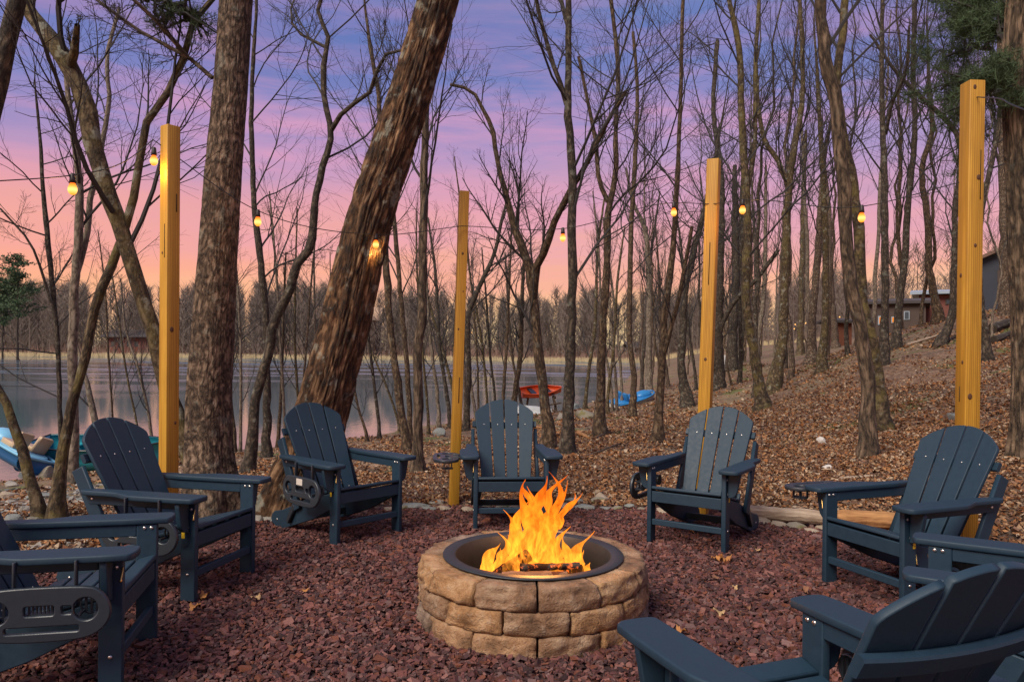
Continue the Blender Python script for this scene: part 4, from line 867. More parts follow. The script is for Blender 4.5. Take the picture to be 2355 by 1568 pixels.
log('charred log at the back right of the flames', fpt(.0, .16, .16), fpt(.26, .02, .22), .040, CHARLOG, 'firewood_log', seed=5, cat='firewood')
# flames
def M_flame():
    m = new_mat('flame'); t = NT(m.node_tree); co = t.coord()['Object']; z = t.n('ShaderNodeSeparateXYZ', {0: co}).outputs[2]
    wv = t.noise(co, 6, 2, .5)[1]
    p = t.n('ShaderNodeVectorMath', {0: t.mapping(co, (21, 21, 7.5)), 1: t.n('ShaderNodeVectorMath', {0: wv, 1: (2.4, 2.4, 1.6)}, operation='MULTIPLY').outputs[0]}, operation='ADD').outputs[0]
    n = t.noise(p, 1.0, 3, .5, .6)[0]
    rid = t.math('POWER', t.math('SUBTRACT', 1.0, t.math('MULTIPLY', t.math('ABSOLUTE', t.math('SUBTRACT', n, .5)), 8.0), True), 2.2)
    d = t.math('ADD', t.math('MULTIPLY', rid, 20.0), .15)
    d = t.math('MULTIPLY', d, t.mapr(z, .62, .05, .35, 1.0))
    col = t.ramp(t.mapr(z, 0, .6), [(0, (1, .34, .03)), (.45, (1, .26, .016)), (1, (1, .12, .006))])
    v = t.n('ShaderNodeEmission', {'Color': col, 'Strength': d}).outputs[0]
    ab = t.n('ShaderNodeVolumeAbsorption', {'Color': (.3, .2, .1, 1), 'Density': 5.0}).outputs[0]
    o = t.n('ShaderNodeOutputMaterial'); t.l(t.n('ShaderNodeAddShader', {0: v, 1: ab}).outputs[0], o.inputs[1]); return m
FLM = M_flame()
fire = empty('campfire_flames', (FP[0], FP[1], .185)); tag(fire, 'orange and yellow flames leaping from the logs in the pit', 'fire')
FL = [ # x, y, z0, height, radius, lean x, sway
 (-.245, -.03, .0, .20, .052, .05, .02), (-.20, .0, .0, .16, .038, .03, .01), (-.275, .02, -.02, .10, .035, .02, .01), (.255, -.02, -.03, .20, .060, -.03, .03), (.225, .02, .0, .26, .036, .06, .03), (.29, 0, -.04, .13, .04, .0, .01),
 (-.12, -.05, -.02, .27, .055, .03, .04), (-.06, -.06, .0, .33, .06, -.02, .05), (.0, -.07, .0, .30, .06, .02, .04), (.06, -.06, .0, .34, .058, .0, .05), (.12, -.05, .0, .30, .055, .04, .04), (.16, 0, .0, .24, .04, .03, .03),
 (-.08, .05, .02, .40, .06, .06, .05), (.0, .06, .02, .46, .062, .02, .05), (.08, .05, .02, .50, .060, .03, .06), (-.03, .0, .12, .40, .055, .02, .05), (.06, .02, .14, .42, .05, .05, .06), (.10, .02, .10, .36, .045, .07, .05),
 (-.10, 0, .10, .26, .04, -.05, .03), (.03, -.02, .25, .30, .042, -.02, .05), (.09, 0, .28, .28, .042, .03, .05), (.14, .0, .26, .20, .034, .07, .04), (-.02, .02, .30, .22, .030, -.01, .03), (-.14, .03, .05, .18, .04, -.03, .03), (-.05, -.09, .0, .20, .035, -.05, .03), (.10, -.10, .0, .18, .032, .05, .03)]
rg = np.random.default_rng(91)
for x, y, z0, h, r, lx, sw in FL:
    h = h * .98; r = r * (.66 if abs(x) < .19 else .80); sw = sw * 1.35
    k = 22; s = np.linspace(0, 1, k); ph = rg.uniform(0, 6.28); fr = rg.uniform(3.5, 6.5)
    line = np.column_stack([x + lx * s ** 1.5 + sw * np.sin(ph + fr * s) * s * .9, y + sw * .7 * np.cos(ph * 1.7 + fr * s) * s, z0 + h * s])
    rad = r * (np.sin(np.pi * np.clip(s * .80 + .18, 0, 1)) ** 1.0) * (1 - s ** 3) * (1 + .25 * np.sin(ph * 3 + s * 13)) + .0008; rad[0] *= .25
    V, q, uv = tubes(line[None], rad[None], 18); c = np.repeat(line, 19, 0); ca, sa = math.cos(ph), math.sin(ph); d = V - c
    V = c + d * (1 + .45 * vnoise(V * np.array([22, 22, 11]), 7))[:, None]; uv[:, 1] = np.repeat(s, 19)
    link('flame', mesh('flame', V, q, True, uv, mat=FLM), fire)
fl = bpy.data.lights.new('fire_glow', 'POINT'); fl.energy = 10; fl.color = (1, .42, .10); fl.shadow_soft_size = .12; fo = link('fire_glow', fl, fire); fo.location = (.02, 0, .28)

# ================================================================ posts and string lights
def M_wood(name, a, b, sc=1.0):
    m = new_mat(name); t = NT(m.node_tree); co = t.coord()['Object']; w1 = t.noise(t.mapping(co, (22, 22, .9)), 1.6, 4, .6, .6)[0]
    rings = t.n('ShaderNodeTexWave', {'Vector': t.mapping(co, (9, 6, .35)), 'Scale': 2.6, 'Distortion': 5.0, 'Detail': 3.0, 'Detail Scale': .8}, wave_type='BANDS').outputs[1]
    c = t.ramp(t.math('ADD', t.math('MULTIPLY', w1, .7), t.math('MULTIPLY', rings, .3)), [(.25, tuple(x * .72 for x in a)), (.5, a), (.8, b)])
    c = t.mix(t.mapr(t.noise(t.mapping(co, (3, 3, 1)), 2, 4, .6)[0], .5, .75, 0, .45), c, tuple(x * .6 for x in a))
    t.pbr(c, .62, t.bump(w1, .25, .004)); return m
PW = M_wood('treated_pine', (.42, .205, .015), (.60, .335, .038)); KN = M_simple('wood_knot', (.085, .035, .012), .7, .3, 60); CRK = M_simple('drying_crack', (.05, .025, .01), .9, .2, 60)
POSTS = []
def post(base, ztop, half, rz, label, lean=(0, 0), knots=()):
    o = empty('wooden_post', tuple(base), R(rz)); o.rotation_euler = (R(lean[1]), R(lean[0]), R(rz)); tag(o, label, 'post', 'square yellow pine posts'); h = ztop - base[2]
    me = plate('post_shaft', rrect(half * 2, half * 2, .006, n=2), h + .4, .004, mat=PW); me.transform(Matrix.Translation((0, 0, h / 2 - .2))); link('post_shaft', me, o)
    r_ = random.Random(int(h * 1000)); 
    for q_ in range(2):
        cl = r_.uniform(.10, .5); cx_ = r_.uniform(-.6, .6) * half; f0 = q_ % 2; ck = board('drying_crack', .0014, .003, cl, (0, 0, 0), None, .0005, CRK); ck = link('drying_crack', ck, o); zc = r_.uniform(.35, .85) * h; ck.location = (cx_, -half - .0002, zc) if f0 == 0 else (-half - .0002, cx_, zc)
    for f_, u, zf, s in knots:   # face 0: -y, 1: -x, 2:+x
        V, Q = ICO2; V = V * np.array([s, .0035, s * 1.35]); p = {0: (u, -half, h * zf), 1: (-half, u, h * zf), 2: (half, u, h * zf)}[f_]
        k = link('knot', mesh('knot', V, Q, True, mat=KN), o); k.location = p; k.rotation_euler = (0, 0, 0 if f_ == 0 else R(90))
    return o
P1 = np.append(at(389, 1000, 5.15)[:2], 0); P2 = np.append(at_z(1043, 1160, 0)[:2], 0); P3 = np.append(at_z(1612, 1184, 0)[:2], 0); P4 = np.append(at(2221, 980, 4.95)[:2], 0)
def ztop(px, py, Y): return at(px, py, Y)[2]
post(P1, ztop(381, 292, P1[1]), .047, 55, 'leftmost square pine post, standing behind a chair before the thick trunk', (-.25, 0), [(0, -.01, .52, .014), (0, .02, .30, .009), (1, .01, .70, .008), (2, .0, .5, .01)])
post(P2, ztop(1070, 440, P2[1]), .043, 13, 'second square pine post from the left, slightly tilted, left of the fire', (1.35, 0), [(0, .0, .80, .010), (0, .015, .68, .006), (0, -.015, .56, .008)])
post(P3, ztop(1640, 370, P3[1]), .050, -28, 'third square pine post from the left, behind a chair', (1.5, 0), [(0, 0, .44, .012), (0, .01, .28, .009)])
post(P4, ztop(2225, 190, P4[1]), .0525, 3, 'tallest square pine post at the right, behind a chair', (.4, 0), [(0, -.02, .985, .012), (0, .015, .80, .014), (0, .0, .66, .010), (1, .01, .60, .012), (0, -.02, .35, .016), (1, -.02, .42, .010)])
WIRE = M_simple('black_cord', (.012, .012, .012), .5, .1, 20); SOCK = M_simple('socket_rubber', (.02, .012, .008), .5, .1, 20)
def M_bulb():
    m = new_mat('glowing_bulb'); t = NT(m.node_tree); lw = t.coord()['Object']; z = t.n('ShaderNodeSeparateXYZ', {0: lw}).outputs[2]
    c = t.ramp(t.mapr(z, -.085, -.02), [(0, (1, .25, .02)), (.4, (1, .56, .17)), (.72, (1, .27, .03)), (1, (1, .10, .01))]); t.out(t.n('ShaderNodeEmission', {'Color': c, 'Strength': 1.75}).outputs[0]); return m
BULB = M_bulb()
bv, bq = revolve([(.0001, -.088), (.010, -.086), (.020, -.076), (.0245, -.062), (.023, -.046), (.015, -.028), (.010, -.018)], 16); BME = mesh('glass_bulb', bv, bq, True, mat=BULB)
sv_, sq = revolve([(.0001, .030), (.010, .030), (.013, .024), (.016, -.004), (.018, -.022), (.0001, -.024)], 12); SME = mesh('socket', sv_, sq, True, mat=SOCK)
lt = bpy.data.lights.new('bulb_glow', 'POINT'); lt.energy = 2.2; lt.color = (1, .48, .14); lt.shadow_soft_size = .025
def bulb(p, label):
    o = empty('string_light_bulb', tuple(p)); tag(o, label, 'light bulb', 'glowing string light bulbs'); o.scale = (1.04,) * 3; link('glass_bulb', BME, o); link('socket', SME, o)
    g = link('bulb_glow', lt, o); g.location = (0, -.0, -.11); return o
def cord(pts, name, label, r=.0035):
    P = np.array(pts, float); V, q, uv = tubes(P[None], np.full((1, len(P)), r), 5); tag(link(name, mesh(name, V, q, True, mat=WIRE)), label, 'cord')
def span(A, B, sag, n=24): s = np.linspace(0, 1, n)[:, None]; return A + (B - A) * s - np.array([0, 0, sag]) * 4 * s * (1 - s)
def on_span(px, A, B):
    a = ray(px, 450)[0]; s = (a * A[1] - A[0]) / ((B[0] - A[0]) - a * (B[1] - A[1])); return A + (B - A) * s
tA = np.array(at(352, 322, P1[1] - .06)); tB = at(1062, 520, P2[1] - .06); tC = at(1636, 470, P3[1] - .07); tD = at(2205, 420, P4[1] - .08)
def string(A, B, items, label):
    ctl = [A]
    for px, py, lb in items:
        q = on_span(px, A, B); q = at(px, py - 14, q[1]); ctl.append(q + np.array([0, 0, .022])); bulb(q, lb)
    ctl.append(B); P, _ = smooth_line(ctl, np.ones(len(ctl)), 40); cord(P, 'light_cord', label)
string(tA, tB, [(593, 506, 'bulb hanging before the dark slim tree right of the thick trunk'), (864, 560, 'bulb hanging against the furrowed leaning trunk')], 'thin black light cord from the leftmost post to the second post')
string(tB, tC, [(1294, 546, 'bulb hanging just left of the straight dark trunk, mid picture'), (1549, 487, 'bulb hanging left of the third post')], 'thin black light cord from the second post to the third post')
string(tC, tD, [(1707, 481, 'bulb hanging on the mossy trunk right of the third post'), (1981, 496, 'bulb hanging on the close pair of trunks at the right')], 'thin black light cord from the third post to the rightmost post')
bulb(at(354, 350, P1[1] - .10), 'bulb touching the left side of the leftmost post')
q = at(167, 412, 4.3); bulb(q, 'bulb hanging before the pale lakeside trunk, farthest left')
P, _ = smooth_line([at(-60, 420, 3.9), q + np.array([0, 0, .022]), at(290, 370, 4.8), tA], np.ones(4), 30); cord(P, 'light_cord', 'thin black light cord running from the leftmost post out of frame')
P, _ = smooth_line([at(2246, 224, P4[1] - .05), at(2300, 228, 4.2), at(2330, 243, 3.6), at(2400, 270, 3.2)], np.ones(4), 20); cord(P, 'light_cord', 'thin light cord from the tallest post to the right edge', .004)

# ================================================================ stones, logs, branches
def M_rock(name, a, b, moss=0):
    m = new_mat(name); t = NT(m.node_tree); co = t.coord()['Object']; n = t.noise(co, 4, 6, .65)[0]; n2 = t.noise(co, 18, 5, .7)[0]
    c = t.ramp(n, [(.3, a), (.7, b)]); c = t.mix(t.mapr(n2, .55, .7, 0, .5), c, tuple(x * .45 for x in a))
    if moss: c = t.mix(t.math('MULTIPLY', t.mapr(n, .5, .6), moss), c, (.13, .12, .03))
    t.pbr(c, .88, t.bump(n2, .7, .02)); return m
RK = [M_rock('grey_stone', (.17, .155, .13), (.34, .31, .27)), M_rock('tan_stone', (.24, .18, .12), (.42, .35, .27)), M_rock('slate_stone', (.13, .14, .13), (.27, .28, .26)), M_rock('mossy_stone', (.15, .13, .10), (.27, .24, .19), .8), M_rock('white_stone', (.50, .46, .41), (.68, .63, .57))]
def rock(p, s, mat, label, group=None, rz=0, seed=0, flat=.5, name='stone', sub=3, sink=.3):
    V, Q = {3: ICO3, 2: ICO2}[sub]; V = V.copy(); n = fbm(V * 1.1 + seed * 7.3, 3, seed) * .55; V = V * (1 + n)[:, None]
    for k in range(12):   # broken flat faces
        d = np.random.default_rng(seed * 31 + k).normal(size=3); d /= np.linalg.norm(d); lim = .62; pr = V @ d; V = V - np.maximum(pr - lim, 0)[:, None] * d * .85
    V = V * np.array([s[0], s[1], s[2]]); o = link(name, mesh(name, V, Q, False, mat=mat)); o.location = (p[0], p[1], p[2] + s[2] * (1 - sink * 2) * .6); o.rotation_euler = (0, 0, rz)
    tag(o, label, 'stone', group); return o
rg = np.random.default_rng(55)
# flat edging stones round the back of the pad, left to right
E_ = [(585, 1192), (612, 1190), (640, 1190), (905, 1168), (930, 1163), (958, 1160), (985, 1166), (1005, 1152), (1022, 1166), (1075, 1168), (1105, 1160), (1130, 1168), (1160, 1162), (1190, 1165), (1215, 1160), (1300, 1162), (1322, 1150), (1345, 1163), (1372, 1148), (1392, 1164), (1420, 1165), (1450, 1160), (1480, 1166), (1530, 1172), (1560, 1168), (1680, 1185), (1715, 1190), (1750, 1196), (1790, 1203), (1830, 1208), (1868, 1216), (1905, 1212), (1950, 1222), (1985, 1228), (2020, 1236), (2055, 1240), (2300, 1285), (2335, 1300)]
ordn = ['first', 'second', 'third', 'fourth', 'fifth', 'sixth', 'seventh', 'eighth', 'ninth', 'tenth', 'eleventh', 'twelfth', 'thirteenth', 'fourteenth', 'fifteenth', 'sixteenth', 'seventeenth', 'eighteenth', 'nineteenth', 'twentieth', 'twenty-first', 'twenty-second', 'twenty-third', 'twenty-fourth', 'twenty-fifth', 'twenty-sixth', 'twenty-seventh', 'twenty-eighth', 'twenty-ninth', 'thirtieth', 'thirty-first', 'thirty-second', 'thirty-third', 'thirty-fourth', 'thirty-fifth', 'thirty-sixth', 'thirty-seventh', 'thirty-eighth']
for i, (px, py) in enumerate(E_):
    p = at_z(px, py, .02); s = rg.uniform(.055, .13); rock((p[0], p[1], 0.0), (s, s * .7, s * rg.uniform(.25, .45)), RK[rg.integers(0, 4)], 'flat edging stone behind the gravel, %s from the left' % ordn[i], 'flat stones edging the gravel', rg.uniform(-.4, .4), i + 1, sub=2)
L_ = [(68, 1090, .26, .30, 1, 'upright pointed tan boulder at the water by the left boats'), (108, 1100, .22, .18, 3, 'rounded boulder right of the pointed one, behind the curved trunk'), (25, 1118, .14, .10, 0, 'grey stone at the far left below the boats'), (18, 1145, .16, .09, 1, 'tan stone at the far left edge of the dirt'), (85, 1145, .20, .07, 2, 'flat slate lying left of the curved trunks'), (60, 1180, .10, .07, 0, 'small grey stone low at the left, above the chair arm'),
      (118, 1168, .10, .04, 2, 'slate between the two curved trunks'), (30, 1205, .12, .08, 2, 'round stone just above the left chair arm'), (75, 1205, .13, .07, 3, 'mossy stone at the foot of the curved trunk'), (200, 1150, .14, .06, 2, 'flat slate right of the dark crooked trunk'), (215, 1175, .10, .05, 3, 'low mossy stone right of the dark crooked trunk'), (190, 1225, .09, .05, 1, 'tan stone between the two left chairs'), (235, 1195, .09, .04, 2, 'small slate left of the second chair'),
      (590, 1040, .30, .26, 0, 'large grey boulder at the water behind the sinuous tree'), (1010, 1003, .24, .22, 2, 'slate grey boulder at the shore left of the central post'), (1322, 940, .38, .30, 2, 'dark block of stone at the water right of the orange boat'), (1350, 962, .5, .25, 3, 'low mossy boulder on the shore right of the boat rack'), (1295, 965, .35, .2, 0, 'grey boulder under the branches by the boat rack'),
      (1890, 1020, .10, .08, 4, 'white stone lying on leaves left of the close trunk pair'), (1905, 1078, .09, .05, 4, 'white stone lying on leaves below the close trunk pair'), (1508, 1008, .08, .07, 4, 'pale stone at the foot of the trunk left of the third post'), (140, 1285, .09, .04, 2, 'slate on the dirt behind the nearest left chair'), (180, 1260, .07, .04, 1, 'small tan stone on the dirt between the left chairs'), (1380, 1150, .10, .07, 1, 'tan broken stone right of the flames at the gravel edge'), (2200, 965, .2, .1, 2, 'flat grey stone in leaves left of the tallest post')]
for i, (px, py, s, hz, mi, lab) in enumerate(L_):
    p = gpx(px, py); rock((p[0], p[1], p[2]), (s, s * .75, hz), RK[mi], lab, None, rg.uniform(0, 3), 60 + i, sub=3)
# small loose stones scattered on the dirt at the left: too many to name one by one
n = 2600; Y = rg.uniform(4.3, 12, n * 3); X = Y * rg.uniform(-.72, -.40, n * 3); k = (padf(X, Y) > 1.05); X, Y = X[k][:n], Y[k][:n]; n = len(X); Zg = ground(X, Y)
V = cube[None] * (1 + rg.uniform(-.5, .15, (n, 8, 3))); L = np.minimum(rg.lognormal(-.2, .45, n) * .026, .045); V = V * np.stack([L * 1.3, L, L * .4], -1)[:, None]; V = np.einsum('nij,nkj->nki', rotm(rg.normal(0, .2, n), rg.normal(0, .2, n), rg.uniform(0, 6.28, n)), V) + np.stack([X, Y, Zg + .004], -1)[:, None]
pal = np.array([(.22, .21, .19), (.33, .30, .26), (.16, .16, .15), (.30, .23, .17), (.12, .10, .08), (.40, .38, .34)]); c = pal[rg.integers(0, 6, n)]
tag(link('loose_stones', mesh('loose_stones', V.reshape(-1, 3), (cq[None] + np.arange(n)[:, None, None] * 8).reshape(-1, 4), False, col=np.repeat(c, 8, 0), mat=M_vcol('loose_stone', .85, .5, 70))), 'small grey stones and slate chips on the bare dirt at the left', kind='stuff')
def gl(px, py, dz=0):
    p = gpx(px, py); return (p[0], p[1], p[2] + dz)
p = at_z(1725, 1172, .09); q = at_z(1905, 1188, .09); q2 = at_z(2085, 1196, .09)
log('long barkless pale log lying behind the gravel right of the third post', (p[0], p[1], .07), (q[0] + .03, q[1], .08), .062, PALE, seed=11, bend=.004)
log('orange peeled log lying behind the chair before the tallest post', (q[0], q[1] - .02, .075), (q2[0] + .1, q2[1], .08), .078, ORG, seed=12, bend=.004)
p = at_z(575, 1172, .05); q = at_z(655, 1165, .05); log('short pale log beside the foot of the thick leaning trunk', (p[0], p[1], .05), (q[0], q[1], .05), .045, PALE, seed=13)
BR = [((1334, 1056), (1436, 1018), .020, 'grey fallen branch below the flared root trunk', 0), ((1369, 1010), (1482, 976), .022, 'pale fallen branch right of the flared root trunk', 0), ((2085, 797), (2165, 772), .05, 'white fallen branch on the upper slope left of the tallest post', 1), ((2150, 802), (2200, 776), .06, 'grey fallen limb on the slope at the tallest post', 0), ((2280, 768), (2340, 745), .14, 'dark fallen log on the upper slope at the right', 2), ((2285, 790), (2352, 765), .10, 'second dark fallen log on the upper slope at the right', 2),
      ((1640, 1008), (1760, 985), .016, 'thin pale stick on the slope behind the third post chair', 1), ((1930, 1105), (2010, 1098), .020, 'short pale stick above the flat tray of the right chair', 1), ((1820, 1085), (1880, 1072), .014, 'small stick left of the close trunk pair', 0), ((200, 1160), (240, 1172), .012, 'thin white stick right of the crooked trunk', 1), ((780, 1078), (860, 1060), .014, 'thin stick between two saplings behind the chair', 0), ((1000, 1060), (1040, 1030), .014, 'thin stick left of the central post', 0), ((1330, 1000), (1352, 1012), .05, 'short cut orange log right of the straight dark trunk', 3), ((1228, 986), (1256, 988), .05, 'short cut log left of the boat rack foot', 3), ((1760, 1060), (1815, 1030), .015, 'slanting stick on the leaves right of the third chair', 0), ((2210, 1075), (2300, 1062), .018, 'stick lying in the leaves behind the right chair', 0)]
MM = [BARK['grey'], PALE, BARK['dark'], ORG]
for i, (a, b, r_, lab, mi) in enumerate(BR): log(lab, gl(*a, r_), gl(*b, r_), r_, MM[mi], 'fallen_branch', cat='fallen branch', seed=40 + i, sides=7, bend=.012, taper=.5)
# bigger dead leaves on the gravel
def M_leafc(n, c): return M_simple(n, c, .75, .35, 40, .4)
LFM = [M_leafc('orange_leaf', (.42, .18, .05)), M_leafc('tan_leaf', (.42, .27, .13)), M_leafc('brown_leaf', (.20, .09, .045))]
def dead_leaf(px, py, s, mi, lab, seed):
    r = np.random.default_rng(seed); k = 26; a = np.linspace(0, 2 * np.pi, k, False); rad = (.62 + .38 * np.abs(np.cos(a * 2.5 + .4))) * (1 + .12 * r.normal(size=k)); rad *= .75 + .25 * np.cos(a)
    V = np.column_stack([rad * np.cos(a), rad * np.sin(a) * .75, .28 * np.cos(a * 2 + seed) + .12 * r.normal(size=k)]); V = np.vstack([V, V * (.5, .5, .15), [[0, 0, -.08]]]); i = np.arange(k); j = (i + 1) % k
    Q = [np.stack([i, j, j + k, i + k], -1), np.stack([i + k, j + k, i * 0 + 2 * k], -1)]; p = at_z(px, py, .03); o = link('dead_leaf', mesh('dead_leaf', V * s, Q, True, mat=LFM[mi])); o.location = (p[0], p[1], .03); o.rotation_euler = (r.normal() * .2, r.normal() * .2, r.uniform(0, 6)); tag(o, lab, 'leaf', 'dead leaves on the red gravel')
for i, a in enumerate([(1668, 1283, .075, 0, 'curled orange leaf at the foot of the third post chair'), (1648, 1282, .05, 0, 'smaller orange leaf beside the chair leg under the third post'), (1655, 1405, .05, 1, 'tan leaf on gravel left of the nearest chair arm tip'), (1565, 1447, .045, 0, 'orange leaf on gravel right of the fire pit'), (1718, 1395, .035, 2, 'brown leaf above the nearest chair arm tip'), (1850, 1355, .04, 2, 'brown leaf on gravel left of the right chair'), (1640, 1325, .04, 2, 'dark leaf between fire pit and right chair'), (590, 1372, .045, 1, 'tan leaf left of the second chair gap on gravel'), (470, 1365, .05, 0, 'leaf leaning on the leg of the second chair'), (445, 1392, .045, 0, 'yellow leaf at the foot of the second chair'), (700, 1355, .03, 0, 'small yellow leaf on gravel below the trunk chair'), (1740, 1262, .035, 1, 'tan leaf behind the third post chair leg'), (1590, 1220, .03, 0, 'tiny leaf under the third post chair'), (1690, 1350, .03, 1, 'tan leaf lying left of the right chair')]): dead_leaf(*a, seed=i + 3)

# ================================================================ boats
def paint(n, c, r=.35): return M_simple(n, c, r, .12, 8, 0)
ORANGE = paint('orange_hull', (.72, .10, .02)); TEAL = paint('teal_hull', (.03, .30, .36)); BLUE = paint('blue_deck', (.03, .22, .52)); SKY = paint('light_blue_hull', (.20, .48, .68)); WHITE = paint('white_hull', (.55, .57, .56)); NAVY = paint('navy_hull', (.015, .10, .24)); BLACKR = paint('black_rim', (.015, .016, .018)); TAN = paint('tan_seat', (.50, .36, .22))
def hull_mesh(L, W, Hh, sharp=1.6, transom=.7, wall=.03, rocker=.12, n=22, m=14):
    s = np.linspace(0, 1, n); wd = W / 2 * np.where(s < .45, transom + (1 - transom) * np.sin(s / .45 * np.pi / 2), np.cos((s - .45) / .55 * np.pi / 2) ** (1 / sharp)); wd = np.maximum(wd, .012)
    sheer = Hh * (1 + .28 * s ** 2.5); bot = rocker * s ** 3 * Hh * 3
    a = np.linspace(-np.pi / 2, np.pi / 2, m)
    def shell(dw, dz):
        y = np.sin(a)[None] * np.maximum(wd - dw, .004)[:, None]; z = bot[:, None] + dz + (sheer - bot - dz)[:, None] * (1 - np.cos(a)[None] ** .55); x = np.repeat(((s - .5) * L)[:, None], m, 1); x = x + (s[:, None] > .9) * 0
        return np.stack([x, y, z], -1)
    A = shell(0, 0).reshape(-1, 3); B = shell(wall, wall).reshape(-1, 3); I = np.arange(n * m).reshape(n, m); o = n * m
    q = [np.stack([I[:-1, :-1], I[:-1, 1:], I[1:, 1:], I[1:, :-1]], -1).reshape(-1, 4), np.stack([I[:-1, :-1], I[1:, :-1], I[1:, 1:], I[:-1, 1:]], -1).reshape(-1, 4) + o]
    for e, fl in ((0, 0), (m - 1, 1)):
        r = np.stack([I[:-1, e], I[1:, e], I[1:, e] + o, I[:-1, e] + o], -1); q.append(r if fl else r[:, ::-1])
    q.append(np.stack([I[0, :-1], I[0, :-1] + o, I[0, 1:] + o, I[0, 1:]], -1))
    # close the transom
    c = [np.stack([I[0, :-1], I[0, 1:], np.full(m - 1, 2 * o), ], -1)]
    V = np.concatenate([A, B, [[-L / 2, 0, Hh]]]); q.append(c[0]); rim = [shell(-.012, 0)[:, 0], shell(-.012, 0)[:, -1]]
    return V, q, np.array(rim)
def rim_obj(rim, r, mat, parent):
    V, q, u = tubes(rim, np.full(rim.shape[:2], r), 6); back = np.array([[rim[0, 0], rim[0, 0] * (1, 0, 1), rim[1, 0]]]); V2, q2, u2 = tubes(back, np.full((1, 3), r), 6); V, q, u = join([(V, q, u), (V2, q2, u2)])
    return link('gunwale', mesh('gunwale', V, q, True, mat=mat), parent)
def box_part(name, s, loc, mat, parent, rot=0, bev=.01):
    me = plate(name, rrect(s[0], s[1], min(s[0], s[1]) * .15, n=2), s[2], min(bev, s[2] * .4), mat=mat); o = link(name, me, parent); o.location = loc; o.rotation_euler = (0, rot, 0); return o
def boat(p, rz, L, W, Hh, mat, rimm, label, tilt=(0, 0), seats=((-.25,), ), seatm=None, cat='boat', **kw):
    o = empty('boat', tuple(p)); o.rotation_euler = (tilt[0], tilt[1], rz); tag(o, label, cat); V, q, rim = hull_mesh(L, W, Hh, **kw); link('hull', mesh('hull', V, q, True, mat=mat), o); rim_obj(rim, .018, rimm, o)
    for sx in seats[0]: box_part('seat', (.22, W * .86, .03), (sx * L, 0, Hh * .7), seatm or mat, o)
    return o
def inter(px, py, Y): return at(px, py, Y)
Yo = 30.; c = inter(1243, 903, Yo); boat((c[0], c[1], c[2] - .12), R(20), 1.75, .95, .26, ORANGE, ORANGE, 'bright orange open boat resting on a branch rack by the water', tilt=(R(17), R(-3)), seats=((-.2, .18),), seatm=BLACKR, sharp=1.2)
rk = empty('boat_rack', (c[0], c[1], gz(c[0], c[1]))); tag(rk, 'rough rack of branches under the orange boat', 'rack'); gzr = rk.location.z
def rackpole(a, b, r):
    P = np.array([[a, (np.array(a) + np.array(b)) / 2 + (.02, 0, .02), b]]) - np.array([[list(rk.location)]]); V, q, u = tubes(P, np.full((1, 3), r), 7); link('pole', mesh('pole', V, q, True, u, mat=BARK['brown']), rk)
zt = c[2] - .16
for dx in (-.55, .55):
    for dy in (-.35, .35): rackpole((c[0] + dx * 1.15, c[1] + dy * 1.3, gzr - .1), (c[0] + dx * .9, c[1] + dy * .8, zt + .02), .035)
    rackpole((c[0] + dx, c[1] - .6, zt), (c[0] + dx, c[1] + .6, zt), .035)
rackpole((c[0] - .7, c[1] - .5, zt - .5), (c[0] + .8, c[1] - .45, zt - .2), .03); rackpole((c[0] + .35, c[1] - .6, zt - .45), (c[0] + 1.0, c[1] - 2.6, gzr + .05), .04); rackpole((c[0] + .15, c[1] - .6, zt - .5), (c[0] + .55, c[1] - 2.8, gzr + .05), .04)
c = inter(1232, 945, 29.2); boat((c[0], c[1], c[2] + .20), R(8), 1.55, .8, .36, WHITE, WHITE, 'upturned white boat lying below the orange boat', tilt=(R(168), R(3)), seats=((),), sharp=1.4)
def pedal_boat(px, py, Y, rz, L, W, label, lower, deck, seatc, tilt=(0, 0), dz=0):
    c = inter(px, py, Y); o = empty('pedal_boat', (c[0], c[1], c[2] + dz)); o.rotation_euler = (tilt[0], tilt[1], rz); tag(o, label, 'pedal boat')
    V, q, rim = hull_mesh(L, W, .30, sharp=2.4, transom=.85, rocker=.05); link('hull', mesh('hull', V, q, True, mat=lower), o); rim_obj(rim, .03, deck, o)
    dk = plate('deck', smooth_poly([(-L * .48, -W * .42), (L * .2, -W * .45), (L * .42, -W * .25), (L * .46, 0), (L * .42, W * .25), (L * .2, W * .45), (-L * .48, W * .42)], 2), .06, .02, mat=deck); d = link('deck', dk, o); d.location = (0, 0, .30)
    for sy in (-1, 1):
        box_part('seat', (.38, W * .3, .10), (-L * .12, sy * W * .22, .37), seatc, o); s_ = box_part('seat_back', (.10, W * .3, .34), (-L * .26, sy * W * .22, .50), seatc, o, R(-14), .03)
    V, Q = ICO3; V = V * np.array([L * .2, W * .3, .20]); V[:, 2] = np.maximum(V[:, 2], -.02); hb = link('bow_cowl', mesh('bow_cowl', V, Q, True, mat=deck), o); hb.location = (L * .24, 0, .32); return o
pedal_boat(1458, 930, 31, R(24), 1.95, .95, 'blue and white pedal boat drawn up on the bank behind slim trunks', WHITE, BLUE, BLUE, (R(9), R(-12)), -.02)
